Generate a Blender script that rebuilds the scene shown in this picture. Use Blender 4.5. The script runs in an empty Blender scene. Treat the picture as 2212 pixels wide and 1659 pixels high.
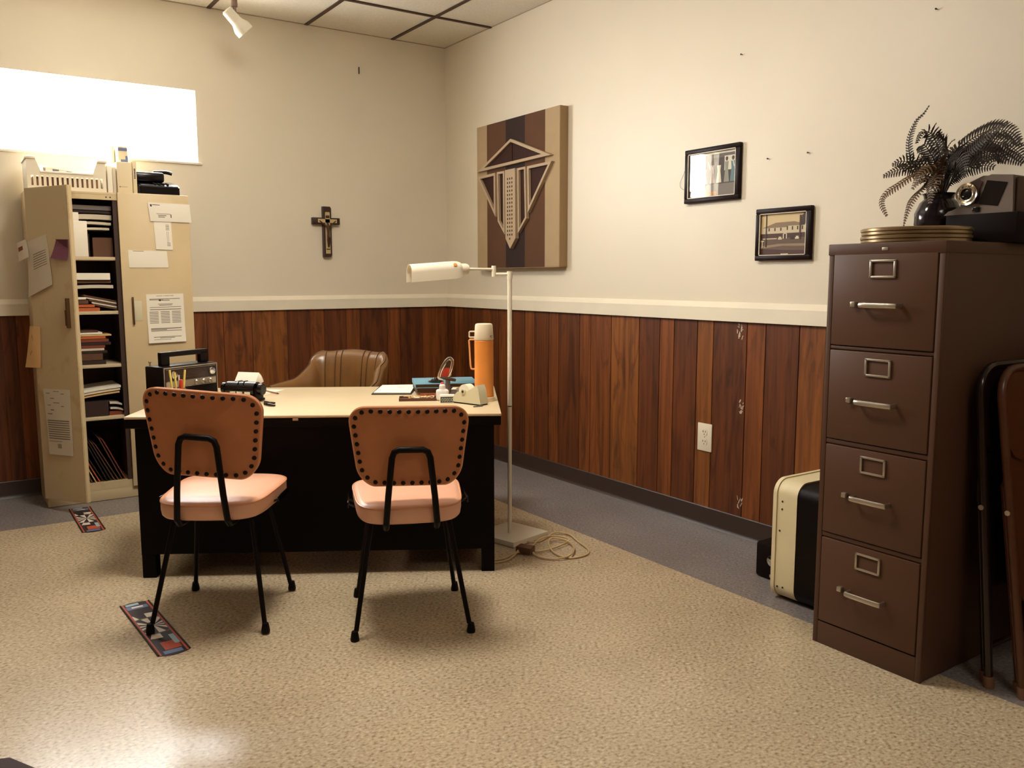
import bpy, bmesh, math, random
from mathutils import Vector, Matrix
rnd = random.Random(7)
PI = math.pi
scene = bpy.context.scene
C = scene.collection

# ------------------------------------------------------------------ materials
def lin(c):
    r = []
    for v in c:
        v /= 255.0
        r.append(v / 12.92 if v <= 0.04045 else ((v + 0.055) / 1.055) ** 2.4)
    return (r[0], r[1], r[2], 1.0)

def nodes_of(m):
    m.use_nodes = True
    nt = m.node_tree
    return nt, nt.nodes, nt.links, nt.nodes['Principled BSDF']

def mat(name, col, rough=0.5, metal=0.0, spec=0.5, vary=0.0, vscale=20.0, bump=0.0, bscale=60.0, coat=0.0, dirt=None):
    m = bpy.data.materials.new(name)
    nt, N, L, b = nodes_of(m)
    c = lin(col)
    b.inputs['Base Color'].default_value = c
    b.inputs['Roughness'].default_value = rough
    b.inputs['Metallic'].default_value = metal
    b.inputs['Specular IOR Level'].default_value = spec
    b.inputs['Coat Weight'].default_value = coat
    m.diffuse_color = c
    tc = None
    if vary or bump or dirt:
        tc = N.new('ShaderNodeTexCoord')
    if vary or dirt:
        n = N.new('ShaderNodeTexNoise'); n.inputs['Scale'].default_value = vscale; n.inputs['Detail'].default_value = 5
        L.new(tc.outputs['Object'], n.inputs['Vector'])
        r = N.new('ShaderNodeValToRGB')
        if dirt:
            r.color_ramp.elements[0].position = 0.56; r.color_ramp.elements[0].color = c
            r.color_ramp.elements[1].position = 0.78; r.color_ramp.elements[1].color = lin(dirt)
        else:
            r.color_ramp.elements[0].position = 0.3; r.color_ramp.elements[1].position = 0.7
            r.color_ramp.elements[0].color = tuple(x * (1 - vary) for x in c[:3]) + (1,)
            r.color_ramp.elements[1].color = tuple(min(1, x * (1 + vary)) for x in c[:3]) + (1,)
        L.new(n.outputs['Fac'], r.inputs['Fac']); L.new(r.outputs['Color'], b.inputs['Base Color'])
    if bump:
        n2 = N.new('ShaderNodeTexNoise'); n2.inputs['Scale'].default_value = bscale; n2.inputs['Detail'].default_value = 4
        L.new(tc.outputs['Object'], n2.inputs['Vector'])
        bp = N.new('ShaderNodeBump'); bp.inputs['Strength'].default_value = bump; bp.inputs['Distance'].default_value = 0.003
        L.new(n2.outputs['Fac'], bp.inputs['Height']); L.new(bp.outputs['Normal'], b.inputs['Normal'])
    return m

def emit(name, col, strength):
    m = bpy.data.materials.new(name)
    nt, N, L, b = nodes_of(m)
    N.remove(b)
    e = N.new('ShaderNodeEmission'); e.inputs['Color'].default_value = (*col, 1); e.inputs['Strength'].default_value = strength
    L.new(e.outputs[0], N['Material Output'].inputs[0])
    return m

def wood(name, dark, light, seed):
    m = bpy.data.materials.new(name)
    nt, N, L, b = nodes_of(m)
    tc = N.new('ShaderNodeTexCoord'); geo = N.new('ShaderNodeNewGeometry')
    mul = N.new('ShaderNodeMath'); mul.operation = 'MULTIPLY'; mul.inputs[1].default_value = 37.0 + seed
    L.new(geo.outputs['Random Per Island'], mul.inputs[0])
    cmb = N.new('ShaderNodeCombineXYZ'); L.new(mul.outputs[0], cmb.inputs[0]); L.new(mul.outputs[0], cmb.inputs[2])
    add = N.new('ShaderNodeVectorMath'); add.operation = 'ADD'
    L.new(tc.outputs['Object'], add.inputs[0]); L.new(cmb.outputs[0], add.inputs[1])
    def noise(sx, sz, detail, dist):
        mp = N.new('ShaderNodeMapping'); mp.inputs['Scale'].default_value = (sx, sx, sz)
        L.new(add.outputs[0], mp.inputs[0])
        n = N.new('ShaderNodeTexNoise'); n.inputs['Scale'].default_value = 1.0; n.inputs['Detail'].default_value = detail
        n.inputs['Distortion'].default_value = dist
        L.new(mp.outputs[0], n.inputs['Vector']); return n
    n1 = noise(38, 1.6, 6, 0.6)
    n2 = noise(14, 2.6, 3, 1.6)
    r1 = N.new('ShaderNodeValToRGB')
    r1.color_ramp.elements[0].position = 0.30; r1.color_ramp.elements[0].color = lin(dark)
    r1.color_ramp.elements[1].position = 0.62; r1.color_ramp.elements[1].color = lin(light)
    L.new(n1.outputs['Fac'], r1.inputs['Fac'])
    r2 = N.new('ShaderNodeValToRGB')
    r2.color_ramp.elements[0].position = 0.33; r2.color_ramp.elements[0].color = (0.22, 0.16, 0.13, 1)
    r2.color_ramp.elements[1].position = 0.47; r2.color_ramp.elements[1].color = (1, 1, 1, 1)
    L.new(n2.outputs['Fac'], r2.inputs['Fac'])
    mx = N.new('ShaderNodeMixRGB'); mx.blend_type = 'MULTIPLY'; mx.inputs[0].default_value = 0.5
    L.new(r1.outputs[0], mx.inputs[1]); L.new(r2.outputs[0], mx.inputs[2])
    L.new(mx.outputs[0], b.inputs['Base Color'])
    b.inputs['Roughness'].default_value = 0.56
    b.inputs['Specular IOR Level'].default_value = 0.35
    m.diffuse_color = lin(light)
    return m

def vct(name, base, dark, light):
    """speckled vinyl floor tile with fine 12 inch seams"""
    m = bpy.data.materials.new(name)
    nt, N, L, b = nodes_of(m)
    tc = N.new('ShaderNodeTexCoord')
    mp = N.new('ShaderNodeMapping'); mp.inputs['Rotation'].default_value = (0, 0, 0.5); mp.inputs['Scale'].default_value = (84, 112, 1)
    L.new(tc.outputs['Object'], mp.inputs[0])
    n1 = N.new('ShaderNodeTexNoise'); n1.inputs['Scale'].default_value = 1.0; n1.inputs['Detail'].default_value = 2.5
    L.new(mp.outputs[0], n1.inputs['Vector'])
    r = N.new('ShaderNodeValToRGB')
    e = r.color_ramp.elements
    e[0].position = 0.27; e[0].color = lin(dark)
    e[1].position = 0.50; e[1].color = lin(base)
    x = e.new(0.58); x.color = lin(base)
    x = e.new(0.72); x.color = lin(light)
    L.new(n1.outputs['Fac'], r.inputs['Fac'])
    n3 = N.new('ShaderNodeTexNoise'); n3.inputs['Scale'].default_value = 2.2; n3.inputs['Detail'].default_value = 3
    L.new(tc.outputs['Object'], n3.inputs['Vector'])
    r3 = N.new('ShaderNodeValToRGB'); r3.color_ramp.elements[0].position = 0.3; r3.color_ramp.elements[0].color = (0.86, 0.85, 0.84, 1)
    r3.color_ramp.elements[1].position = 0.65; r3.color_ramp.elements[1].color = (1, 1, 1, 1)
    L.new(n3.outputs['Fac'], r3.inputs['Fac'])
    mx = N.new('ShaderNodeMixRGB'); mx.blend_type = 'MULTIPLY'; mx.inputs[0].default_value = 1
    L.new(r.outputs[0], mx.inputs[1]); L.new(r3.outputs[0], mx.inputs[2])
    # seams
    sep = N.new('ShaderNodeSeparateXYZ'); L.new(tc.outputs['Object'], sep.inputs[0])
    masks = []
    for ax, off in ((0, 0.6), (1, 0.71)):
        a = N.new('ShaderNodeMath'); a.operation = 'ADD'; a.inputs[1].default_value = off + 30.5
        L.new(sep.outputs[ax], a.inputs[0])
        q = N.new('ShaderNodeMath'); q.operation = 'MODULO'; q.inputs[1].default_value = 0.305
        L.new(a.outputs[0], q.inputs[0])
        lt = N.new('ShaderNodeMath'); lt.operation = 'LESS_THAN'; lt.inputs[1].default_value = 0.0016
        L.new(q.outputs[0], lt.inputs[0]); masks.append(lt)
    mmax = N.new('ShaderNodeMath'); mmax.operation = 'MAXIMUM'
    L.new(masks[0].outputs[0], mmax.inputs[0]); L.new(masks[1].outputs[0], mmax.inputs[1])
    sc_ = N.new('ShaderNodeMath'); sc_.operation = 'MULTIPLY'; sc_.inputs[1].default_value = 0.3
    L.new(mmax.outputs[0], sc_.inputs[0])
    m2 = N.new('ShaderNodeMixRGB'); L.new(sc_.outputs[0], m2.inputs[0]); L.new(mx.outputs[0], m2.inputs[1]); m2.inputs[2].default_value = lin(dark)
    L.new(m2.outputs[0], b.inputs['Base Color'])
    b.inputs['Roughness'].default_value = 0.25
    b.inputs['Specular IOR Level'].default_value = 0.6
    m.diffuse_color = lin(base)
    return m

def glass(name, rough=0.0, tint=(1, 1, 1)):
    m = bpy.data.materials.new(name)
    nt, N, L, b = nodes_of(m); N.remove(b)
    g = N.new('ShaderNodeBsdfGlossy'); g.inputs['Roughness'].default_value = rough
    t = N.new('ShaderNodeBsdfTransparent'); t.inputs[0].default_value = (*tint, 1)
    f = N.new('ShaderNodeFresnel'); f.inputs['IOR'].default_value = 1.52
    mx = N.new('ShaderNodeMixShader')
    L.new(t.outputs[0], mx.inputs[1]); L.new(g.outputs[0], mx.inputs[2])
    ge = N.new('ShaderNodeNewGeometry'); iv = N.new('ShaderNodeMath'); iv.operation = 'SUBTRACT'; iv.inputs[0].default_value = 1.0
    L.new(ge.outputs['Backfacing'], iv.inputs[1])
    mm = N.new('ShaderNodeMath'); mm.operation = 'MULTIPLY'
    L.new(f.outputs[0], mm.inputs[0]); L.new(iv.outputs[0], mm.inputs[1]); L.new(mm.outputs[0], mx.inputs[0])
    L.new(mx.outputs[0], N['Material Output'].inputs[0])
    return m

M = {}
M['wall'] = mat('wall_paint', (226, 215, 194), 0.45, spec=0.4, vary=0.025, vscale=2.2, bump=0.06, bscale=160)
M['wall2'] = mat('unseen_wall_toned', (128, 104, 80), 0.6)  # unseen walls, darkened to cut the fill they bounce back
M['rail'] = mat('rail_paint', (234, 224, 202), 0.4, vary=0.03, vscale=6)
M['ceil'] = mat('ceiling_tile', (228, 221, 206), 0.9, vary=0.07, vscale=90, bump=0.3, bscale=220)
M['grid'] = mat('ceiling_grid_brown', (62, 34, 22), 0.5)
M['angle'] = mat('wall_angle', (170, 150, 125), 0.6)
M['base'] = mat('vinyl_base', (58, 44, 38), 0.38)
M['floor'] = vct('beige_speckled_tile', (198, 179, 150), (140, 116, 88), (226, 211, 184))
M['border'] = vct('grey_speckled_tile', (136, 129, 127), (112, 105, 102), (158, 152, 148))
M['wood_d'] = wood('panel_dark', (72, 36, 13), (106, 54, 20), 1)
M['wood_m'] = wood('panel_mid', (90, 46, 17), (132, 72, 28), 2)
M['wood_l'] = wood('panel_light', (106, 59, 23), (140, 82, 33), 3)
M['groove'] = mat('panel_groove', (26, 12, 6), 0.8)
M['white'] = mat('white_enamel', (232, 222, 200), 0.35)
M['frame_white'] = mat('window_paint', (235, 228, 212), 0.5)
M['cab'] = mat('brown_enamel', (80, 53, 37), 0.48, spec=0.3, bump=0.05, bscale=300)
M['cabd'] = mat('brown_enamel_drawer', (83, 55, 38), 0.45, spec=0.3, bump=0.05, bscale=300)
M['gap'] = mat('dark_gap', (30, 16, 10), 0.8)
M['alu'] = mat('brushed_metal', (190, 180, 165), 0.32, metal=0.9)
M['chrome'] = mat('chrome', (225, 222, 215), 0.12, metal=1.0)
M['black'] = mat('black_paint', (15, 7, 5), 0.45, spec=0.15)
M['blackg'] = mat('black_gloss', (18, 13, 14), 0.16)
M['blackm'] = mat('black_steel_desk', (10, 4, 3), 0.55, spec=0.1)
M['desktop'] = mat('desk_linoleum', (210, 188, 152), 0.38, vary=0.05, vscale=5)
M['vinyl'] = mat('orange_vinyl', (206, 146, 108), 0.42, vary=0.05, vscale=9)
M['vinylback'] = mat('orange_vinyl_back', (186, 116, 72), 0.5, vary=0.06, vscale=12, bump=0.08, bscale=400)
M['seatv'] = mat('salmon_vinyl', (226, 172, 142), 0.38, spec=0.5, vary=0.03, vscale=10)
M['pipe'] = mat('vinyl_piping', (212, 146, 104), 0.4)
M['tack'] = mat('bronze_tack', (30, 14, 10), 0.4, spec=0.2)
M['leather'] = mat('tan_leather', (122, 84, 44), 0.3, spec=0.6, vary=0.12, vscale=8, bump=0.12, bscale=40)
M['seam'] = mat('leather_seam', (78, 48, 24), 0.5)
M['cream'] = mat('cream_enamel', (214, 190, 148), 0.45, vary=0.05, vscale=5, dirt=None)
M['creamd'] = mat('cream_enamel_scuffed', (208, 186, 146), 0.5, vscale=7, dirt=(176, 146, 100))
M['cabin'] = mat('cabinet_inside_shade', (64, 44, 33), 0.7)  # dark brown stands in for the shadow inside the cabinet
M['shelf'] = mat('shelf_cream', (205, 184, 148), 0.5)
M['bronze'] = mat('aged_bronze', (98, 70, 42), 0.4, metal=0.6)
M['paper'] = mat('paper_white', (244, 236, 218), 0.75)
M['paper2'] = mat('paper_grey', (212, 200, 178), 0.75)
M['paper3'] = mat('paper_cream', (232, 214, 176), 0.75)
M['ink'] = mat('ink_grey', (120, 108, 92), 0.8)
M['inkd'] = mat('ink_dark', (50, 40, 34), 0.8)
M['purple'] = mat('purple_paper', (128, 72, 94), 0.75)
M['purpled'] = mat('purple_paper_back', (82, 36, 44), 0.8)
M['manila'] = mat('manila', (226, 182, 122), 0.7)
M['orangef'] = mat('orange_folder', (190, 96, 48), 0.7)
M['rustf'] = mat('rust_folder', (128, 58, 32), 0.7)
M['brownf'] = mat('brown_folder', (96, 62, 40), 0.75)
M['darkf'] = mat('dark_folder', (50, 30, 22), 0.75)
M['thermos'] = mat('orange_thermos', (226, 142, 62), 0.4, vary=0.05, vscale=14)
M['thermosl'] = mat('orange_plastic', (234, 166, 104), 0.4)
M['cup'] = mat('cream_plastic', (232, 216, 186), 0.42)
M['tapec'] = mat('putty_plastic', (214, 206, 172), 0.4)
M['tape'] = mat('tape_roll', (236, 228, 206), 0.5)
M['blue'] = mat('blue_cover', (104, 150, 168), 0.5)
M['red'] = mat('red_plastic', (196, 58, 30), 0.4)
M['glue'] = mat('glue_bottle', (238, 234, 226), 0.35)
M['greypad'] = mat('grey_card', (112, 104, 100), 0.7)
M['green'] = mat('dark_green_print', (38, 52, 42), 0.6)
M['yellow'] = mat('yellow_marker', (232, 212, 110), 0.45)
M['pencil'] = mat('pencil_wood', (160, 112, 70), 0.6)
M['darkwood'] = mat('dark_cross_wood', (52, 24, 16), 0.4)
M['brass'] = mat('dull_brass', (200, 180, 132), 0.45, metal=0.25)
M['fig'] = mat('dark_cast_metal', (84, 58, 40), 0.4, metal=0.5)
M['st_l'] = mat('stripe_tan', (168, 143, 108), 0.85, vary=0.05, vscale=8, bump=0.3, bscale=500)
M['st_m'] = mat('stripe_brown', (86, 53, 27), 0.85, vary=0.06, vscale=8, bump=0.3, bscale=500)
M['st_d'] = mat('stripe_dark', (40, 17, 11), 0.85, bump=0.3, bscale=500)
M['st_side'] = mat('panel_edge_lit', (150, 122, 86), 0.85, bump=0.3, bscale=500)  # edge tone lightened to imitate light falling on the panel's side
M['em'] = mat('emblem_tan', (176, 152, 122), 0.7)
M['em_in'] = mat('emblem_fill', (54, 27, 18), 0.7, spec=0.2)
M['framew'] = mat('frame_wood', (28, 11, 9), 0.4, spec=0.12)
M['gilt'] = mat('frame_lip', (206, 192, 168), 0.4)
M['pglass'] = glass('picture_glass')
M['outlet'] = mat('outlet_ivory', (236, 224, 200), 0.4)
M['fern'] = mat('fern_green', (44, 28, 12), 0.6, vary=0.25, vscale=18)
M['fern2'] = mat('fern_olive', (88, 60, 26), 0.6, vary=0.2, vscale=18)
M['pot'] = mat('glazed_pot', (30, 22, 26), 0.12)
M['can'] = mat('film_can_tin', (168, 146, 112), 0.3, metal=0.85)
M['proj'] = mat('grey_hammertone', (104, 88, 78), 0.5, bump=0.2, bscale=300)
M['projd'] = mat('brown_side', (72, 48, 34), 0.6)
M['blackbox'] = mat('black_case', (20, 9, 7), 0.6, spec=0.1)
M['creamcase'] = mat('cream_vinyl', (228, 212, 170), 0.45, vary=0.04, vscale=7)
M['fold'] = mat('brown_folding_enamel', (84, 48, 27), 0.32, vary=0.12, vscale=30)
M['foldd'] = mat('dark_folding_enamel', (34, 20, 14), 0.18)
M['rubber'] = mat('rubber_tip', (120, 84, 58), 0.7)
M['cordm'] = mat('clear_brown_cord', (196, 168, 124), 0.3)
M['plug'] = mat('brown_plug', (96, 62, 40), 0.4)
M['dred'] = mat('dart_red', (176, 78, 58), 0.5)
M['ddk'] = mat('dart_dark', (44, 32, 38), 0.5)
M['dlt'] = mat('dart_cream', (222, 208, 192), 0.5)
M['dbl'] = mat('dart_blue', (98, 112, 146), 0.5)
M['dteal'] = mat('dart_teal', (152, 176, 184), 0.5)
M['edge'] = mat('strip_edge', (48, 20, 14), 0.6)
M['basketm'] = mat('white_basket', (236, 224, 198), 0.5)
M['radio'] = mat('radio_black', (16, 8, 7), 0.4, spec=0.2)
M['radiod'] = mat('radio_dial', (48, 30, 24), 0.25)
M['spotm'] = mat('spot_enamel', (214, 204, 182), 0.45)
M['stem'] = mat('stem_brown', (120, 92, 78), 0.5)
M['tablew'] = mat('table_edge_wood', (52, 22, 12), 0.6, spec=0.1)

# ------------------------------------------------------------------ mesh helpers
def nb():
    return bmesh.new()

def setmi(faces, mi):
    for f in faces:
        f.material_index = mi

def box(bm, c, s, bev=0.0, mi=0, rot=None, seg=2):
    r = bmesh.ops.create_cube(bm, size=1.0)
    vs = r['verts']
    bmesh.ops.scale(bm, vec=s, verts=vs)
    if bev > 0:
        es = list({e for v in vs for e in v.link_edges})
        rr = bmesh.ops.bevel(bm, geom=es, offset=min(bev, min(s) * 0.49), segments=seg, affect='EDGES', profile=0.5)
        vs = list({v for f in rr['faces'] for v in f.verts} | {v for v in vs if v.is_valid})
        allf = {f for v in vs for f in v.link_faces}
        vs = list({v for f in allf for v in f.verts})
    if rot is not None:
        bmesh.ops.rotate(bm, verts=vs, cent=(0, 0, 0), matrix=rot)
    bmesh.ops.translate(bm, verts=vs, vec=c)
    setmi({f for v in vs for f in v.link_faces}, mi)
    return vs

def bx(bm, x0, x1, y0, y1, z0, z1, bev=0.0, mi=0):
    return box(bm, ((x0 + x1) / 2, (y0 + y1) / 2, (z0 + z1) / 2), (abs(x1 - x0), abs(y1 - y0), abs(z1 - z0)), bev, mi)

def frames(pts, closed=False):
    n = len(pts)
    T = []
    for i in range(n):
        if closed:
            t = pts[(i + 1) % n] - pts[i - 1]
        else:
            t = pts[min(i + 1, n - 1)] - pts[max(i - 1, 0)]
        T.append(t.normalized() if t.length > 1e-9 else Vector((0, 0, 1)))
    up = Vector((0, 0, 1)) if abs(T[0].z) < 0.9 else Vector((1, 0, 0))
    nrm = (up - T[0] * up.dot(T[0])).normalized()
    out = []
    for i in range(n):
        nrm = (nrm - T[i] * nrm.dot(T[i]))
        nrm = nrm.normalized() if nrm.length > 1e-6 else T[i].orthogonal().normalized()
        out.append((nrm.copy(), T[i].cross(nrm)))
    return out

def tube(bm, pts, r, seg=10, closed=False, mi=0, ry=None):
    pts = [Vector(p) for p in pts]
    fr = frames(pts, closed)
    rings = []
    for i, p in enumerate(pts):
        ri = r[i] if isinstance(r, (list, tuple)) else r
        rj = ry if ry else ri
        rings.append([bm.verts.new(p + fr[i][0] * math.cos(2 * PI * k / seg) * ri + fr[i][1] * math.sin(2 * PI * k / seg) * rj) for k in range(seg)])
    n = len(rings)
    for i in range(n if closed else n - 1):
        a, b = rings[i], rings[(i + 1) % n]
        for k in range(seg):
            f = bm.faces.new((a[k], a[(k + 1) % seg], b[(k + 1) % seg], b[k])); f.material_index = mi
    if not closed:
        f = bm.faces.new(rings[0][::-1]); f.material_index = mi
        f = bm.faces.new(rings[-1]); f.material_index = mi

def cyl(bm, p0, p1, r0, r1=None, seg=20, mi=0):
    tube(bm, [p0, p1], [r0, r0 if r1 is None else r1], seg, mi=mi)

def lathe(bm, prof, seg=32, c=(0, 0, 0), mi=0, axis=None):
    rings = []
    new = []
    for (r, z) in prof:
        if r <= 1e-6:
            v = bm.verts.new((0, 0, z)); rings.append([v]); new.append(v)
        else:
            ring = [bm.verts.new((r * math.cos(2 * PI * k / seg), r * math.sin(2 * PI * k / seg), z)) for k in range(seg)]
            rings.append(ring); new += ring
    for a, b in zip(rings, rings[1:]):
        for k in range(seg):
            q = []
            for v in (a[k % len(a)], a[(k + 1) % len(a)], b[(k + 1) % len(b)], b[k % len(b)]):
                if v not in q: q.append(v)
            if len(q) > 2:
                f = bm.faces.new(q); f.material_index = mi
    if len(rings[0]) > 1: bm.faces.new(rings[0][::-1]).material_index = mi
    if len(rings[-1]) > 1: bm.faces.new(rings[-1]).material_index = mi
    if axis is not None:
        bmesh.ops.rotate(bm, verts=new, cent=(0, 0, 0), matrix=Vector((0, 0, 1)).rotation_difference(Vector(axis)).to_matrix())
    bmesh.ops.translate(bm, verts=new, vec=c)
    return new

def prism(bm, poly, fn, d0, d1, mi=0):
    """poly: 2d points; fn(u, v, d) -> 3d point"""
    a = [bm.verts.new(fn(u, v, d0)) for u, v in poly]
    b = [bm.verts.new(fn(u, v, d1)) for u, v in poly]
    n = len(poly)
    fs = [bm.faces.new(a[::-1]), bm.faces.new(b)]
    for i in range(n):
        fs.append(bm.faces.new((a[i], a[(i + 1) % n], b[(i + 1) % n], b[i])))
    setmi(fs, mi)
    return a + b

def rrect(w, h, r, n=6, cx=0, cy=0):
    pts = []
    for (sx, sy, a0) in ((1, 1, 0), (-1, 1, 90), (-1, -1, 180), (1, -1, 270)):
        for k in range(n + 1):
            a = math.radians(a0 + 90 * k / n)
            pts.append((cx + sx * (w / 2 - r) + r * math.cos(a), cy + sy * (h / 2 - r) + r * math.sin(a)))
    return pts

def spline(pts, n=8, closed=False):
    P = [Vector(p) for p in pts]
    out = []
    m = len(P)
    rng = range(m) if closed else range(m - 1)
    for i in rng:
        if closed:
            p0, p1, p2, p3 = P[i - 1], P[i], P[(i + 1) % m], P[(i + 2) % m]
        else:
            p0, p1, p2, p3 = P[max(i - 1, 0)], P[i], P[i + 1], P[min(i + 2, m - 1)]
        for k in range(n):
            t = k / n
            out.append(0.5 * ((2 * p1) + (p2 - p0) * t + (2 * p0 - 5 * p1 + 4 * p2 - p3) * t * t + (3 * p1 - p0 - 3 * p2 + p3) * t ** 3))
    if not closed: out.append(P[-1])
    return out

def chain(o):
    m = Matrix()
    while o is not None:
        m = o.matrix_basis @ m
        o = o.parent
    return m

def obj(name, bm, ms, parent=None, world=False, smooth=32, label=None):
    """link bm as ONE mesh object; world=True means its vertices are in room coordinates"""
    if world and parent is not None:
        bm.transform(chain(parent).inverted())
    bmesh.ops.recalc_face_normals(bm, faces=bm.faces[:])
    for f in bm.faces: f.smooth = True
    a = math.radians(smooth)
    for e in bm.edges:
        if len(e.link_faces) != 2 or e.calc_face_angle(0) > a: e.smooth = False
    me = bpy.data.meshes.new(name); bm.to_mesh(me); bm.free()
    for m in (ms if isinstance(ms, (list, tuple)) else [ms]):
        me.materials.append(M[m] if isinstance(m, str) else m)
    o = bpy.data.objects.new(name, me); C.objects.link(o)
    o.parent = parent
    if label: o['label'] = label
    return o

def tag(o, label, cat, group=None):
    o['label'] = label; o['category'] = cat
    if group: o['group'] = group
    return o

def thing(name, label, cat, loc=(0, 0, 0), rz=0.0, group=None):
    o = bpy.data.objects.new(name, None); C.objects.link(o)
    o.location = loc; o.rotation_euler = (0, 0, rz); o.empty_display_size = 0.05
    return tag(o, label, cat, group)

def single(name, bm, ms, label, cat, group=None, smooth=32):
    """a thing that is one mesh: origin moved to the bottom centre of its bounds"""
    lo = Vector([min(v.co[i] for v in bm.verts) for i in range(3)]); hi = Vector([max(v.co[i] for v in bm.verts) for i in range(3)])
    c = Vector(((lo.x + hi.x) / 2, (lo.y + hi.y) / 2, lo.z))
    bmesh.ops.translate(bm, verts=bm.verts[:], vec=-c)
    o = obj(name, bm, ms, None, smooth=smooth); o.location = c
    return tag(o, label, cat, group)

def struct(name, bm, ms, parent=None, smooth=32):
    o = obj(name, bm, ms, parent, smooth=smooth)
    if parent is None: o['kind'] = 'structure'
    return o

def copy_tree(o, parent=None, keep=True):
    c = o.copy(); C.objects.link(c); c.parent = parent
    for ch in o.children: copy_tree(ch, c)
    return c

def text_bm(s, size=1.0):
    cu = bpy.data.curves.new('t', 'FONT'); cu.body = s; cu.size = size; cu.align_x = 'CENTER'; cu.align_y = 'CENTER'; cu.resolution_u = 2
    ob = bpy.data.objects.new('t', cu); C.objects.link(ob)
    dg = bpy.context.evaluated_depsgraph_get()
    me = bpy.data.meshes.new_from_object(ob.evaluated_get(dg))
    bm = nb(); bm.from_mesh(me)
    bpy.data.objects.remove(ob); bpy.data.curves.remove(cu); bpy.data.meshes.remove(me)
    return bm

# ------------------------------------------------------------------ room shell
H = 2.847          # ceiling height
RX0, RY0 = -5.0, -7.2
WX0, WX1, WZ0, WZ1 = -2.86, -1.732, 1.925, 2.352      # window opening in the left wall

b = nb()
bx(b, RX0, WX0, 0, 0.16, 0, H); bx(b, WX1, 0.16, 0, 0.16, 0, H)
bx(b, WX0, WX1, 0, 0.16, 0, WZ0); bx(b, WX0, WX1, 0, 0.16, WZ1, H)
struct('wall_left', b, 'wall')
b = nb(); bx(b, 0, 0.16, RY0, 0, 0, H); struct('wall_right', b, 'wall')
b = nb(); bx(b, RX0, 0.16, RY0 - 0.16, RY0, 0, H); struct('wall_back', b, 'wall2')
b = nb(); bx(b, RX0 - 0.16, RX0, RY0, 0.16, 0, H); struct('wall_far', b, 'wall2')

b = nb()
def quad(bm, x0, x1, y0, y1, z, mi):
    f = bm.faces.new([bm.verts.new(p) for p in ((x0, y0, z), (x1, y0, z), (x1, y1, z), (x0, y1, z))]); f.material_index = mi
bxs = -0.6; bys = -0.71
bx(b, RX0, bxs, RY0, bys, -0.1, 0.0, mi=0)
bx(b, bxs, 0.0, RY0, 0.0, -0.1, 0.0, mi=1)
bx(b, RX0, bxs, bys, 0.0, -0.1, 0.0, mi=1)
struct('floor', b, ['floor', 'border'])

b = nb(); bx(b, RX0, 0.16, RY0, 0.16, H, H + 0.08); struct('ceiling', b, 'ceil')
b = nb()
gx = [-0.411 - 0.61 * k for k in range(8)]; gy = [-0.609 - 1.22 * k for k in range(6)]
for x in gx: bx(b, x - 0.012, x + 0.012, RY0, 0, H - 0.006, H)
for y in gy: bx(b, RX0, 0, y - 0.012, y + 0.012, H - 0.007, H)
struct('trim_1', b, 'grid')
b = nb()
bx(b, RX0, -0.0, -0.004, 0, H - 0.004, H); bx(b, -0.004, 0, RY0, -0.004, H - 0.004, H)
struct('trim_2', b, 'angle')

# wainscot planks
def planks(name, edges, tones, place):
    bm = nb()
    for i in range(len(edges) - 1):
        a, c = edges[i], edges[i + 1]
        place(bm, a, c, tones[i % len(tones)])
    place(bm, edges[0], edges[-1], 3)
    return struct(name, bm, ['wood_d', 'wood_m', 'wood_l', 'groove'])
ZR, ZRT, ZB = 1.025, 1.115, 0.098
def place_left(bm, a, c, t):
    lo, hi = min(a, c), max(a, c)
    if t == 3: bx(bm, lo, hi, -0.004, -0.0005, ZB - 0.02, ZR)
    else: bx(bm, lo + 0.003, hi - 0.003, -0.008, -0.0042, ZB - 0.01, ZR, mi=t)
def place_right(bm, a, c, t):
    lo, hi = min(a, c), max(a, c)
    if t == 3: bx(bm, -0.004, -0.0005, lo, hi, ZB - 0.02, ZR)
    else: bx(bm, -0.008, -0.0042, lo + 0.003, hi - 0.003, ZB - 0.01, ZR, mi=t)
eL = [RX0, -4.7, -4.5, -4.32, -4.12, -3.98, -3.74, -3.6, -3.36, -3.2, -3.02, -2.83, -2.759, -2.668, -2.45, -2.3, -2.1, -1.96, -1.806, -1.728, -1.625, -1.446, -1.214, -1.059, -0.959, -0.802, -0.698, -0.492, -0.393, -0.213, -0.0045]
tL = [1, 0, 1, 0, 2, 0, 1, 0, 1, 0, 0, 0, 1, 0, 1, 0, 1, 1, 1, 1, 1, 2, 0, 1, 0, 1, 0, 1, 0, 1]
tL = (tL + [0] * 40)[:len(eL) - 1]
planks('trim_3', eL, tL, place_left)
eR = [-0.0083, -0.12, -0.25, -0.36, -0.5, -0.6, -0.703, -0.866, -1.008, -1.114, -1.265, -1.365, -1.566, -1.669, -1.849, -2.078, -2.234, -2.338, -2.498, -2.604, -2.809, -2.917, -3.099, -3.233, -3.4, -3.52, -3.7, -3.9, -4.05, -4.25, -4.4, -4.62, -4.8, -5.05, -5.2, -5.45, -5.6, -5.85, -6.0, -6.3, -6.5, -6.8, RY0]
tR = [0, 1, 0, 0, 1, 0, 1, 0, 1, 0, 1, 0, 1, 1, 2, 0, 1, 0, 2, 0, 1, 0, 2, 0, 1, 0, 1, 0, 1, 0, 1, 0, 1, 0, 1, 0, 1, 0, 1, 0, 1]
planks('trim_4', eR, tR, place_right)
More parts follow.
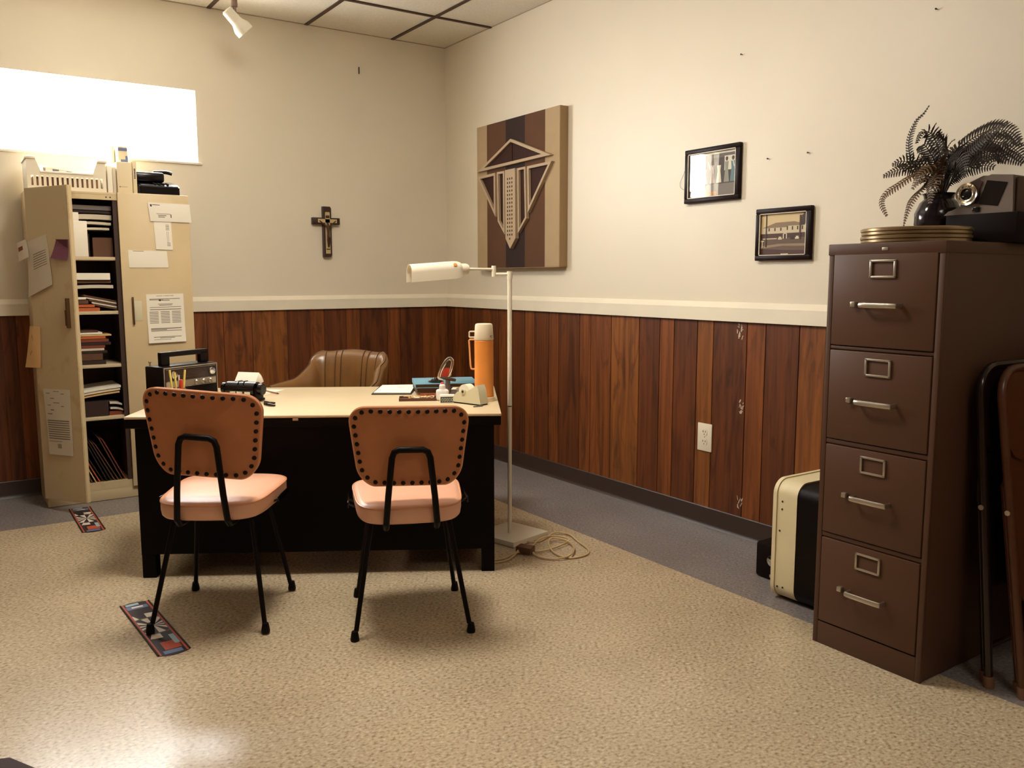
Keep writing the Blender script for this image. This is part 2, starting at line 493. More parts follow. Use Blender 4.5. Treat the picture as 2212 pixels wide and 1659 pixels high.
# chair rail: painted board with a sloped ledge on top
prof = [(0.0, ZR), (0.024, ZR), (0.024, ZRT - 0.026), (0.022, ZRT - 0.024), (0.006, ZRT - 0.002), (0.003, ZRT), (0.0, ZRT)]
b = nb(); prism(b, prof, lambda u, v, d: (d, -u, v), RX0, -0.0); struct('trim_5', b, 'rail')
b = nb(); prism(b, prof, lambda u, v, d: (-u, d, v), RY0, -0.0); struct('trim_6', b, 'rail')
prof = [(0.0, 0.0005), (0.022, 0.0005), (0.015, 0.01), (0.012, 0.02), (0.012, ZB - 0.004), (0.009, ZB), (0.0, ZB)]
b = nb(); prism(b, prof, lambda u, v, d: (d, -u, v), RX0, -0.0); struct('baseboard_left', b, 'base')
b = nb(); prism(b, prof, lambda u, v, d: (-u, d, v), RY0, -1.664); prism(b, prof, lambda u, v, d: (-u, d, v), -1.662, 0.0); struct('baseboard_right', b, 'base')

# pale scuffs on the panelling
def scuff(y, z, n, sp, r):
    bm = nb()
    for k in range(n):
        yy = y + r.uniform(-1, 1) * sp * 0.5; zz = z + r.uniform(-1, 1) * sp
        h = r.uniform(0.002, 0.012); w = r.uniform(0.001, 0.003); sl = r.uniform(-0.01, 0.006)
        f = [bm.verts.new(p) for p in ((-0.0083, yy - w, zz - h), (-0.0083, yy + w, zz - h * 0.8), (-0.0083, yy + w + sl, zz + h), (-0.0083, yy - w + sl, zz + h * 0.8))]
        bm.faces.new(f)
    return bm
bb = nb()
r2 = random.Random(3)
for (y, z, n, sp) in ((-2.765, 0.981, 16, 0.03), (-2.789, 0.627, 14, 0.028), (-2.799, 0.163, 9, 0.03)):
    t_ = scuff(y, z, n, sp, r2)
    me = bpy.data.meshes.new('s'); t_.to_mesh(me); t_.free(); bb.from_mesh(me); bpy.data.meshes.remove(me)
wr = bpy.data.objects['trim_4']
obj('scuff_marks', bb, 'paper2', wr)

# window
def ring_frame(bm, x0, x1, z0, z1, w, y0, y1, mi=0, bev=0.0):
    bx(bm, x0, x1, y0, y1, z0, z0 + w, bev, mi); bx(bm, x0, x1, y0, y1, z1 - w, z1, bev, mi)
    bx(bm, x0, x0 + w, y0, y1, z0 + w, z1 - w, bev, mi); bx(bm, x1 - w, x1, y0, y1, z0 + w, z1 - w, bev, mi)
b = nb(); ring_frame(b, WX0, WX1, WZ0, WZ1, 0.018, 0.07, 0.1)
win = struct('window_1', b, 'frame_white')
b = nb(); bx(b, WX0 + 0.015, WX1 - 0.015, 0.083, 0.087, WZ0 + 0.015, WZ1 - 0.015); obj('window_pane', b, M['pglass'], win)
b = nb(); bx(b, WX0 - 0.03, WX1 + 0.022, -0.012, 0.07, WZ0 - 0.012, WZ0 + 0.002, 0.003); obj('window_sill', b, 'frame_white', win)

# nails left in the walls
b = nb(); cyl(b, (0, 0, 0), (0, 0, 0.012), 0.0018, seg=8); lathe(b, [(0.0038, 0.010), (0.0034, 0.0122), (0, 0.0125)], 10)
nail_bm = b
nail = obj('wall_nail', nail_bm, 'inkd')
spots = [((0, -3.635, 2.204), 'bare nail high on the right wall near the ceiling above the fern'),
         ((0, -2.892, 1.754), 'bare nail on the right wall between the two framed photographs, above the lower one'),
         ((0, -3.103, 1.755), 'bare nail on the right wall above the right corner of the lower framed photograph'),
         ((0, -2.722, 2.235), 'bare nail on the right wall high above the upper framed photograph'),
         ((0, -3.9, 1.751), 'left wall anchor of the pair above the fern and projector'),
         ((0, -3.934, 1.746), 'right wall anchor of the pair above the fern and projector')]
for i, (p, l) in enumerate(spots):
    o = nail if i == 0 else nail.copy()
    if i: C.objects.link(o)
    o.location = p; o.rotation_euler = (0, -PI / 2, 0)
    tag(o, l, 'nail', 'nails left in the right wall')
b = nb(); bx(b, -0.6645, -0.6595, -0.008, 0, 2.585, 2.63, 0.001)
single('picture_hook', b, 'inkd', 'thin dark hook stuck high on the left wall above the crucifix', 'hook')

# ------------------------------------------------------------------ ceiling lights
def troffer(x0, x1, y0, y1, label, strength):
    t = thing('ceiling_light', label, 'ceiling light', ((x0 + x1) / 2, (y0 + y1) / 2, H))
    b = nb(); w = 0.02
    bx(b, x0, x1, y0, y0 + w, H - 0.012, H); bx(b, x0, x1, y1 - w, y1, H - 0.012, H)
    bx(b, x0, x0 + w, y0 + w, y1 - w, H - 0.012, H); bx(b, x1 - w, x1, y0 + w, y1 - w, H - 0.012, H)
    obj('frame', b, 'white', t, True)
    b = nb(); bx(b, x0 + w, x1 - w, y0 + w, y1 - w, H - 0.05, H - 0.012, 0.015)
    obj('diffuser', b, emit('diffuser_glow', (1.0, 0.935, 0.82), strength), t, True)
    return t
troffer(-2.247, -1.637, -2.75, -2.14, 'wraparound fluorescent ceiling light over the desk and the two orange chairs', 29.0)
troffer(-2.247, -1.637, -6.71, -5.49, 'added fill light panel above the viewer, out of view', 5.0)  # unseen second panel, added as fill for the chair backs

def track_spot(px, tail, mouth, label):
    t = thing('track_spotlight', label, 'spotlight', (px, -0.5, H), 0, 'white spotlights on the ceiling')
    tv, mv = Vector(tail), Vector(mouth); d = (mv - tv).normalized(); Lh = (mv - tv).length
    b = nb()
    lathe(b, [(0.0, 0), (0.024, 0.001), (0.031, 0.008), (0.032, 0.075), (0.034, 0.085), (0.047, 0.11), (0.05, 0.12), (0.05, Lh), (0.046, Lh), (0.043, Lh - 0.03), (0.0, Lh - 0.04)], 32, tail, axis=d)
    obj('lamp_head', b, 'spotm', t, True)
    b = nb(); ctr = tv + d * 0.045
    cyl(b, (px, -0.5, ctr.z + 0.0), (px, -0.5, H - 0.11), 0.009); cyl(b, (px, -0.5, H - 0.12), (px, -0.5, H - 0.02), 0.017)
    obj('stem', b, 'stem', t, True)
    b = nb(); bx(b, px - 0.05, px + 0.05, -0.55, -0.45, H - 0.022, H - 0.006, 0.004); obj('canopy', b, 'stem', t, True)
    return t
track_spot(-1.625, (-1.672, -0.5, 2.706), (-1.567, -0.5, 2.6), 'white spotlight hanging from the ceiling above the crucifix wall, aimed down right')

# ------------------------------------------------------------------ brown filing cabinet
FX, FY0, FY1, FZ = -0.715, -4.122, -3.738, 1.335
cab = thing('filing_cabinet', 'tall brown four drawer steel filing cabinet standing against the right wall', 'filing cabinet', (FX + 0.35, (FY0 + FY1) / 2, 0))
b = nb()
bx(b, FX + 0.012, -0.012, FY0, FY1, 0.004, FZ - 0.03, 0.003)
bx(b, FX, FX + 0.014, FY0, FY0 + 0.018, 0, FZ - 0.03, 0.002); bx(b, FX, FX + 0.014, FY1 - 0.018, FY1, 0, FZ - 0.03, 0.002)
bx(b, FX, FX + 0.014, FY0 + 0.018, FY1 - 0.018, 0, 0.078, 0.002)
zs = [(0.083, 0.372), (0.392, 0.688), (0.708, 0.998), (1.014, 1.302)]
for (z0, z1), (z2, z3) in zip(zs, zs[1:]): bx(b, FX + 0.002, FX + 0.014, FY0 + 0.018, FY1 - 0.018, z1 + 0.003, z2 - 0.003, 0.001)
bx(b, FX - 0.003, -0.012, FY0 - 0.002, FY1 + 0.002, FZ - 0.036, FZ, 0.003)
obj('body', b, 'cab', cab, True)
b = nb(); bx(b, FX - 0.0045, FX - 0.002, -3.945, -3.925, FZ - 0.024, FZ - 0.015, 0.0005); obj('maker_badge', b, 'alu', cab, True, label='small blank metal badge')
for (z0, z1) in zs:
    b = nb(); bx(b, FX - 0.003, FX + 0.011, FY0 + 0.0205, FY1 - 0.0205, z0, z1, 0.003)
    dr = obj('drawer', b, 'cabd', cab, True)
    zc = z1 - 0.047; yc = -3.932
    b = nb()
    w, h = 0.088, 0.056
    for (ya, yb, za, zb) in ((yc - w / 2, yc + w / 2, zc + h / 2 - 0.007, zc + h / 2), (yc - w / 2, yc + w / 2, zc - h / 2, zc - h / 2 + 0.007), (yc - w / 2, yc - w / 2 + 0.008, zc - h / 2, zc + h / 2), (yc + w / 2 - 0.008, yc + w / 2, zc - h / 2, zc + h / 2)):
        bx(b, FX - 0.009, FX - 0.003, ya, yb, za, zb, 0.002)
    obj('label_holder', b, 'alu', dr, True)
    zh = z1 - 0.158
    b = nb()
    pts = [(FX - 0.003, -3.874, zh), (FX - 0.024, -3.874, zh), (FX - 0.032, -3.88, zh), (FX - 0.033, -3.93, zh), (FX - 0.032, -3.989, zh), (FX - 0.024, -3.995, zh), (FX - 0.003, -3.995, zh)]
    tube(b, spline(pts, 3), 0.0085, 10, ry=0.005)
    obj('handle', b, 'alu', dr, True)
    b = nb(); bx(b, FX - 0.018, FX - 0.003, -3.849, -3.833, zh - 0.006, zh + 0.010, 0.002); obj('thumb_latch', b, 'alu', dr, True)

# film cans, fern, projector on top
for k, l in ((0, 'flat round tin film can, lower of the two stacked on the filing cabinet'), (1, 'flat round tin film can, upper of the two stacked on the filing cabinet')):
    t = thing('film_can', l, 'film can', (-0.553, -3.93, FZ + 0.0235 * k), 0, 'film cans on the filing cabinet')
    b = nb(); lathe(b, [(0, 0), (0.154, 0), (0.158, 0.003), (0.158, 0.010), (0.155, 0.012), (0.155, 0.0145)], 56); obj('can_base', b, 'can', t)
    b = nb(); lathe(b, [(0.1595, 0.0125), (0.1605, 0.0135), (0.1605, 0.020), (0.157, 0.023), (0.140, 0.023), (0.138, 0.0215), (0, 0.0215)], 56); obj('can_lid', b, 'can', t)

t = thing('potted_fern', 'dark artificial fern in a glossy dark pot on the filing cabinet behind the film cans', 'plant', (-0.27, -3.838, FZ))
b = nb()
prof = [(0, 0), (0.046, 0), (0.052, 0.004), (0.064, 0.03), (0.074, 0.075), (0.073, 0.11), (0.060, 0.145), (0.047, 0.158), (0.048, 0.168), (0.054, 0.176), (0.048, 0.177), (0.042, 0.168), (0.040, 0.158), (0, 0.15)]
new = lathe(b, prof, 48)
for v in b.verts:
    a = math.atan2(v.co.y, v.co.x); r = math.hypot(v.co.x, v.co.y)
    if 0.02 < v.co.z < 0.135 and r > 0.05:
        k = 1 + 0.02 * math.cos(14 * a + 6 * v.co.z / 0.1); v.co.x *= k; v.co.y *= k
obj('pot', b, 'pot', t, label='glossy dark ribbed pot')
def FV(zx, zy, dx): return Vector((-0.28 + dx, -3.572 - zx * 0.0003222 + 0.57 * dx, 1.8328 - zy * 0.00033015 + 0.12 * dx))
fr_list = [
    ([(860, 1030, 0), (640, 720, -0.03), (530, 650, -0.05), (478, 430, -0.06), (540, 230, -0.05), (620, 160, -0.04), (680, 85, -0.04)], 34, 0),
    ([(860, 1030, 0), (760, 720, -0.05), (560, 690, -0.08), (400, 695, -0.11), (215, 745, -0.13)], 74, 0),
    ([(860, 1030, 0), (720, 740, -0.08), (560, 770, -0.13), (400, 850, -0.16), (260, 930, -0.18), (230, 1020, -0.19), (300, 1150, -0.19)], 44, 1),
    ([(860, 1030, 0), (760, 840, -0.06), (660, 910, -0.12), (560, 1010, -0.15), (510, 1130, -0.16), (485, 1255, -0.16)], 40, 1),
    ([(860, 1030, 0), (850, 760, -0.06), (800, 780, -0.12), (760, 900, -0.15), (750, 1060, -0.16)], 66, 1),
    ([(860, 1030, 0), (840, 660, 0.0), (760, 430, 0.0), (690, 345, -0.01), (610, 350, -0.03), (560, 450, -0.05)], 62, 0),
    ([(870, 1030, 0), (860, 620, 0.06), (790, 420, 0.08), (710, 340, 0.1), (765, 242, 0.1)], 24, 0),
    ([(880, 1030, 0), (920, 640, 0.0), (860, 480, -0.05), (780, 400, -0.09), (720, 420, -0.12)], 70, 0),
    ([(880, 1030, 0), (960, 620, 0.04), (1090, 500, 0.06), (1260, 420, 0.07), (1400, 405, 0.07), (1540, 450, 0.07), (1640, 550, 0.07)], 84, 0),
    ([(880, 1030, 0), (1010, 700, 0.02), (1180, 580, 0.02), (1330, 520, 0.02), (1480, 560, 0.02), (1600, 640, 0.02), (1720, 765, 0.02)], 82, 0),
    ([(880, 1030, 0), (1040, 760, 0.08), (1240, 660, 0.1), (1420, 620, 0.12), (1560, 680, 0.12), (1690, 760, 0.12)], 78, 0),
    ([(880, 1030, 0), (1050, 680, -0.03), (1210, 520, -0.05), (1340, 430, -0.06), (1480, 370, -0.06)], 52, 0),
    ([(880, 1030, 0), (930, 700, 0.1), (900, 540, 0.13), (940, 460, 0.14), (985, 436, 0.14)], 14, 1),
    ([(880, 1030, 0), (1120, 640, 0.1), (1400, 560, 0.14), (1560, 555, 0.14), (1730, 582, 0.14)], 36, 0),
    ([(870, 1030, 0), (860, 740, -0.1), (760, 690, -0.16), (640, 760, -0.19), (560, 900, -0.2)], 76, 1),
    ([(870, 1030, 0), (920, 720, -0.06), (1000, 640, -0.1), (1060, 720, -0.12), (1080, 840, -0.13)], 64, 0),
    ([(880, 1030, 0), (980, 640, 0.06), (1060, 560, 0.08), (1180, 640, 0.1), (1260, 760, 0.1)], 66, 0),
    ([(870, 1030, 0), (780, 640, 0.08), (680, 560, 0.12), (600, 590, 0.14), (540, 660, 0.15)], 60, 0),
    ([(860, 1030, 0), (700, 820, -0.02), (600, 700, -0.04), (520, 640, -0.06), (400, 610, -0.08), (300, 640, -0.09)], 70, 0),
    ([(870, 1030, 0), (800, 720, -0.03), (720, 560, -0.05), (640, 470, -0.06), (600, 540, -0.09)], 72, 0),
    ([(870, 1030, 0), (820, 860, -0.06), (740, 800, -0.1), (660, 820, -0.13), (590, 870, -0.15)], 66, 1),
    ([(880, 1030, 0), (960, 760, 0.0), (1080, 640, 0.0), (1240, 600, 0.0), (1400, 640, 0.0), (1500, 720, 0.0)], 86, 0),
    ([(880, 1030, 0), (1000, 820, -0.04), (1120, 740, -0.06), (1260, 740, -0.06), (1380, 770, -0.06)], 70, 0),
    ([(880, 1030, 0), (900, 700, 0.04), (960, 560, 0.06), (1040, 540, 0.07), (1120, 620, 0.07)], 78, 0),
]
for pts, wid, mi in fr_list:
    P = spline([FV(*p) for p in pts], 9)
    b = nb()
    n = len(P)
    tube(b, P, [0.0022 * (1 - 0.6 * i / n) for i in range(n)], 6, mi=0)
    F = frames(P)
    Lw = wid * 0.00033
    total = sum((P[i + 1] - P[i]).length for i in range(n - 1))
    step = 0.0088; acc = 0; nxt = total * 0.26
    for i in range(n - 1):
        sl = (P[i + 1] - P[i]).length
        while acc + sl > nxt:
            k = (nxt - acc) / sl; p = P[i].lerp(P[i + 1], k); tt = nxt / total
            T = (P[i + 1] - P[i]).normalized()
            side = T.cross(Vector((-0.75, 0.28, 0.35))); side = side.normalized() if side.length > 0.05 else F[i][1]
            nn = side.cross(T)
            env = min(1, (tt - 0.18) * 4.5) * (1 - max(0, tt - 0.7) * 2.6)
            l = max(0.004, Lw * env * 1.7)
            for s in (1, -1):
                d = (side * s + T * 0.35).normalized(); wv = T * 0.0033
                tip = p + d * l + nn * (-0.12 * l)
                mid = p + d * l * 0.55 + nn * (0.1 * l)
                q = [b.verts.new(x) for x in (p - wv * 0.5, mid - wv, tip - wv * 0.4, tip + wv * 0.4, mid + wv, p + wv * 0.5)]
                b.faces.new(q).material_index = 1 if (mi and rnd.random() < 0.7) else 0
            nxt += step
        acc += sl
    obj('frond', b, ['fern2', 'fern2'] if mi else ['fern', 'fern2'], t, True)

b = nb(); bx(b, -0.385, -0.05, -4.152, -3.93, FZ + 0.0005, 1.428, 0.003)
single('black_case', b, 'blackbox', 'plain black box under the grey projector on top of the filing cabinet', 'box')
t = thing('slide_projector', 'grey slide projector with chrome lens ring resting on the black box', 'projector', (-0.26, -4.03, 1.4285))
PX = -0.372
b = nb()
poly = [(-3.915, 1.4285), (-3.93, 1.441), (-4.01, 1.459), (-4.03, 1.46), (-4.028, 1.535), (-4.06, 1.547), (-4.125, 1.54), (-4.13, 1.4285)]
prism(b, poly, lambda u, v, d: (d, u, v), PX, PX + 0.01)
poly2 = [(-3.915, 1.4285), (-3.925, 1.44), (-3.962, 1.455), (-3.968, 1.5), (-3.99, 1.53), (-4.03, 1.546), (-4.125, 1.54), (-4.13, 1.4285)]
prism(b, poly2, lambda u, v, d: (d, u, v), PX + 0.01, PX + 0.2, mi=0)
bx(b, PX + 0.012, PX + 0.2, -4.136, -4.1305, 1.4285, 1.535, 0.002, mi=1)
obj('housing', b, ['proj', 'projd'], t, True)
b = nb()
q = [(-4.0355 - 0.012, 1.530), (-4.0355 - 0.074, 1.519), (-4.0355 - 0.048, 1.449), (-4.0355 + 0.012, 1.459)]
prism(b, q, lambda u, v, d: (d, u - 0.001, v), PX - 0.002, PX + 0.004); obj('slide_gate', b, 'blackg', t, True)
b = nb(); prism(b, [(-4.024, 1.531), (-4.035, 1.527), (-4.018, 1.468), (-3.972, 1.46), (-3.966, 1.5), (-3.985, 1.525)], lambda u, v, d: (d, u, v), PX - 0.004, PX + 0.012); obj('lens_mount', b, 'projd', t, True)
b = nb(); lathe(b, [(0.0185, 0.0), (0.0335, 0.0), (0.035, 0.004), (0.034, 0.012), (0.028, 0.010), (0.0225, 0.013), (0.0185, 0.012), (0.0185, 0.002)], 40, (PX - 0.004, -3.993, 1.4905), axis=(-1, 0, 0)); obj('lens_ring', b, 'chrome', t, True)
b = nb(); lathe(b, [(0, 0.0), (0.0185, 0.0), (0.0185, 0.004), (0.01, 0.007), (0, 0.008)], 32, (PX - 0.004, -3.993, 1.4905), axis=(-1, 0, 0)); obj('lens', b, 'blackg', t, True)
b = nb(); bx(b, PX - 0.005, PX + 0.002, -4.031, -4.008, 1.434, 1.45, 0.002); obj('focus_tab', b, 'blackg', t, True)

# ------------------------------------------------------------------ suitcase and small black box
t = thing('travel_case', 'upright cream and black hard travel case on the floor against the filing cabinet', 'suitcase', (-0.28, -3.56, 0))
def caseprof(w, h, r): return [(u - 0.275, v + h / 2 + 0.006) for u, v in rrect(w, h, r, 8)]
b = nb(); prism(b, caseprof(0.485, 0.462, 0.055), lambda u, v, d: (u, d, v), -3.505, -3.408)
prism(b, caseprof(0.493, 0.47, 0.058), lambda u, v, d: (u, d, v - 0.004), -3.416, -3.400)
obj('cream_shell', b, 'creamcase', t, True, label='cream vinyl half of the case')
b = nb(); prism(b, caseprof(0.48, 0.456, 0.052), lambda u, v, d: (u, d, v), -3.735, -3.505); obj('black_shell', b, 'black', t, True, label='black half of the case')
b = nb(); tube(b, spline([(-0.33, -3.515, 0.468), (-0.33, -3.515, 0.482), (-0.29, -3.515, 0.487), (-0.22, -3.515, 0.487), (-0.18, -3.515, 0.482), (-0.18, -3.515, 0.468)], 4), 0.007, 8); obj('carry_handle', b, 'black', t, True)
for (y, z) in ((-3.44, 0.39), (-3.44, 0.36), (-3.432, 0.275), (-3.43, 0.055), (-3.455, 0.057)):
    b = nb(); lathe(b, [(0.004, 0), (0.0035, 0.002), (0, 0.0028)], 10, (-0.5175, y, z), axis=(-1, 0, 0)); obj('rivet', b, 'inkd', t, True)

t = thing('small_speaker', 'small black box with a chrome knob on the floor behind the travel case', 'box', (-0.22, -3.29, 0))
b = nb(); bx(b, -0.37, -0.06, -3.385, -3.2, 0.002, 0.15, 0.012); obj('cabinet', b, 'blackbox', t, True)
b = nb(); lathe(b, [(0.022, 0), (0.022, 0.006), (0.015, 0.01), (0, 0.011)], 24, (-0.37, -3.285, 0.085), axis=(-1, 0, 0)); obj('knob', b, 'chrome', t, True)
b = nb(); bx(b, -0.3715, -0.369, -3.30, -3.275, 0.014, 0.026); obj('name_plate', b, 'alu', t, True)

# ------------------------------------------------------------------ folding chairs leaning on the cabinet side
def folding_chair(loc, rz, lean, label, m):
    t = thing('folding_chair', label, 'folding chair', loc, rz, 'folded metal chairs beside the filing cabinet')
    t.rotation_euler = (lean, 0, rz)
    # local: x width (0..0.46), y thickness (0 = front face), z up
    w = 0.45; h = 0.97; r = 0.085
    b = nb()
    pts = [(0, 0, 0.02), (0, 0, h - r)] + [(r - r * math.cos(a), 0, h - r + r * math.sin(a)) for a in [math.radians(15 * k) for k in range(1, 7)]]
    pts += [(w - p[0], p[1], p[2]) for p in reversed(pts)]
    tube(b, pts, 0.0125, 12); obj('front_frame', b, m, t)
    b = nb(); pts = [(0.035, 0.03, 0.02), (0.035, 0.03, 0.62), (0.055, 0.028, 0.65), (w - 0.055, 0.028, 0.65), (w - 0.035, 0.03, 0.62), (w - 0.035, 0.03, 0.02)]
    tube(b, pts, 0.011, 10); obj('rear_frame', b, m, t)
    b = nb(); prism(b, rrect(w - 0.018, 0.26, 0.075, 6, w / 2, h - 0.142), lambda u, v, d: (u, d, v), -0.004, 0.004); obj('back_panel', b, m, t)
    b = nb(); prism(b, rrect(w - 0.05, 0.46, 0.06, 6, w / 2, 0.50), lambda u, v, d: (u, d, v), 0.006, 0.022); obj('seat', b, m, t)
    for z in (0.12, 0.3):
        b = nb(); cyl(b, (0.0, 0.012, z), (w, 0.012, z), 0.006, seg=8); obj('cross_bar', b, m, t)
    for x, y in ((0, 0), (w, 0), (0.035, 0.03), (w - 0.035, 0.03)):
        b = nb(); cyl(b, (x, y, 0.0), (x, y, 0.035), 0.0155, seg=12); obj('foot_cap', b, 'rubber', t)
    for xr in (-0.014, w + 0.014):
        b = nb(); cyl(b, (xr - 0.002, 0.0, 0.55), (xr + 0.002, 0.0, 0.55), 0.008, seg=10); obj('pivot_rivet', b, 'alu', t)
    return t
folding_chair((-0.56, -4.25, 0.0), math.radians(-2), math.radians(-5.5), 'dark glossy folding chair leaning on the side of the filing cabinet, behind the brown one', 'foldd')
folding_chair((-0.55, -4.345, 0.0), math.radians(-2), math.radians(-8.0), 'scratched brown metal folding chair leaning at the right edge, in front of the dark one', 'fold')

# ------------------------------------------------------------------ desk
dA = (-2.527, -1.814)
DROT = math.atan2(-0.513, 0.858)
DW, DD, DT = 1.513, 0.90, 0.68
def dl(lx, ly, z=DT):       # desk-local point -> room
    return Vector((dA[0] + lx * 0.8583 + ly * 0.5132, dA[1] - lx * 0.5132 + ly * 0.8583, z))
desk = thing('office_desk', 'large black steel office desk with a cream top in front of the two orange chairs', 'desk', (dA[0], dA[1], 0), DROT)
b = nb(); bx(b, 0, DW, 0, DD, DT - 0.012, DT, 0.004); obj('desk_top', b, 'desktop', desk, label='worn cream desk top')
b = nb(); bx(b, 0.002, DW - 0.002, 0.002, DD - 0.002, DT - 0.05, DT - 0.0125, 0.004); bx(b, 0.668, 0.69, -0.0015, 0.0, DT - 0.022, DT - 0.012, mi=1); obj('edge_band', b, ['blackm', 'alu'], desk)
b = nb(); bx(b, 0.03, DW - 0.03, 0.03, 0.05, 0.1, DT - 0.05); obj('modesty_panel', b, 'blackm', desk)
for x0, x1 in ((0.03, 0.43), (DW - 0.43, DW - 0.03)):
    b = nb(); bx(b, x0, x1, 0.051, DD - 0.05, 0.1, DT - 0.05, 0.003); ped = obj('pedestal', b, 'blackm', desk)
    for z0, z1 in ((0.11, 0.36), (0.37, 0.49), (0.5, 0.62)):
        b = nb(); bx(b, x0 + 0.008, x1 - 0.008, DD - 0.05, DD - 0.035, z0, z1, 0.003); d_ = obj('drawer', b, 'blackm', ped)
b = nb(); bx(b, 0.44, DW - 0.44, DD - 0.05, DD - 0.035, 0.55, 0.625, 0.003); bx(b, 0.44, DW - 0.44, 0.06, DD - 0.05, 0.56, 0.63); obj('center_drawer', b, 'blackm', desk)
for x in (0.03, DW - 0.085):
    for y in (0.03, DD - 0.09):
        b = nb(); bx(b, x, x + 0.055, y, y + 0.055, 0.0, 0.1, 0.002); obj('leg', b, 'blackm', desk)

# ------------------------------------------------------------------ guest chairs
def outline(scale=1.0, n=12):
    """back outline, (u across, v height 0..1), rounded trapezoid"""
    top, bot, hh, r = 0.207, 0.172, 0.268, 0.06
    pts = []
    for (sx, sz, a0) in ((1, 1, 0), (-1, 1, 90), (-1, -1, 180), (1, -1, 270)):
        for k in range(n + 1):
            a = math.radians(a0 + 90 * k / n)
            pts.append((sx * (0.5 - r / 0.4) * 2 + r / 0.2 * math.cos(a), sz * (0.5 - r / hh) * 2 + r / (hh / 2) * math.sin(a)))
    out = []
    for u, v in pts:
        w = bot + (top - bot) * (v + 1) / 2
        bulge_b = -0.012 * (1 - u * u) if v < -0.2 else 0
        out.append((u * w, v * hh / 2 + bulge_b * min(1, -v)))
    return out
def guest_chair(loc, rz, label, dz=0.0, hs=1.0, roll=0.02):
    t = thing('guest_chair', label, 'chair', loc, rz, 'orange vinyl guest chairs in front of the desk')
    O = [(x, z * hs) for x, z in outline()]
    zc = 0.664 + dz
    def surf(x, z, off):        # curved back: concave towards the sitter, leaning back
        y = -0.195 - 0.15 * (z - 0.0) - 0.0 + 1.25 * x * x
        return Vector((x, y + off, zc + z - roll * x))
    b = nb()
    seq = [(1.0, 0.0, 0), (1.0, 0.018, 0), (0.985, 0.03, 0), (0.94, 0.042, 0), (0.8, 0.052, 0), (0.5, 0.058, 0), (0.2, 0.06, 0)]
    rings = []
    for sc_, off, _ in seq: rings.append([b.verts.new(surf(x * sc_, z * sc_, off)) for x, z in O])
    n = len(O)
    for a, c in zip(rings, rings[1:]):
        for k in range(n): b.faces.new((a[k], a[(k + 1) % n], c[(k + 1) % n], c[k]))
    b.faces.new(rings[-1])
    back = [rings[0]] + [[b.verts.new(surf(x * s, z * s, -0.002)) for x, z in O] for s in (0.97, 0.7, 0.4, 0.15)]
    for a, c in zip(back, back[1:]):
        for k in range(n):
            f = b.faces.new((a[k], c[k], c[(k + 1) % n], a[(k + 1) % n])); f.material_index = 1
    f = b.faces.new(back[-1][::-1]); f.material_index = 1
    bk = obj('backrest', b, ['vinyl', 'vinylback'], t, smooth=50)
    b = nb(); tube(b, [surf(x, z, 0.002) for x, z in O], 0.0038, 6, closed=True); tube(b, [surf(x * 0.992, z * 0.992, 0.027) for x, z in O], 0.0032, 6, closed=True)
    obj('piping', b, 'pipe', bk)
    # tacks evenly spaced along an inset line
    I = [Vector((x * 0.935, z * 0.915, 0)) for x, z in O]
    seg = [(I[(k + 1) % n] - I[k]).length for k in range(n)]; tot = sum(seg); NT = 36
    for j in range(NT):
        d = (j + 0.3) * tot / NT; k = 0
        while d > seg[k]: d -= seg[k]; k += 1
        p = I[k].lerp(I[(k + 1) % n], d / seg[k])
        if p.y < -0.09 and 0.05 < abs(p.x) < 0.1 and False: continue
        c = surf(p.x, p.y, -0.002)
        b = nb(); lathe(b, [(0.0082, 0), (0.0074, 0.0026), (0.0045, 0.0046), (0, 0.0052)], 12, c, axis=(1.25 * 2 * p.x, -1, -0.15))
        obj('upholstery_tack', b, 'tack', bk)
    # seat cushion
    def so(s):
        pts = []
        for k in range(64):
            a = 2 * PI * k / 64
            ca, sa = math.cos(a), math.sin(a)
            e = 0.42
            x = math.copysign(abs(ca) ** e, ca); y = math.copysign(abs(sa) ** e, sa)
            w = 0.192 + 0.014 * y
            pts.append((x * w * s, (y * 0.205 + 0.02) * s + (1 - s) * 0.02 - 0.012 * (1 - x * x) * (1 if y < 0 else -1) * abs(y)))
        return pts
    b = nb(); rings = []
    for s, z in ((0.2, 0.395), (0.955, 0.395), (0.985, 0.402), (1.0, 0.42), (1.0, 0.443), (0.985, 0.452), (0.9, 0.459), (0.65, 0.464), (0.3, 0.466), (0.08, 0.466)):
        rings.append([b.verts.new((x, y, z + 0.02 * (y + 0.2))) for x, y in so(s)])
    for a, c in zip(rings, rings[1:]):
        for k in range(64): b.faces.new((a[k], a[(k + 1) % 64], c[(k + 1) % 64], c[k]))
    b.faces.new(rings[0][::-1]); b.faces.new(rings[-1])
    seat = obj('seat', b, 'seatv', t, smooth=50)
    b = nb(); tube(b, [(x, y, 0.450 + 0.02 * (y + 0.2)) for x, y in so(0.992)], 0.0042, 6, closed=True); obj('piping', b, 'pipe', seat)
    # steel frame
    b = nb()
    yb = -0.222
    half = [(0.0, yb - 0.002, 0.66 + dz), (0.040, yb - 0.002, 0.66 + dz), (0.056, yb - 0.001, 0.652 + dz), (0.064, yb, 0.632 + dz), (0.078, yb + 0.004, 0.5), (0.086, yb + 0.012, 0.405), (0.086, yb + 0.035, 0.384), (0.086, yb + 0.08, 0.38), (0.086, 0.12, 0.386)]
    pts = [(-x, y, z) for x, y, z in reversed(half)] + half[1:]
    pts = [(x, y, z - (roll * x if z > 0.45 else 0)) for x, y, z in pts]
    tube(b, pts, 0.011, 12)
    obj('back_support', b, 'black', t)
    b = nb()
    for yy in (-0.1, 0.12): cyl(b, (-0.15, yy, 0.386), (0.15, yy, 0.386), 0.009, seg=10)
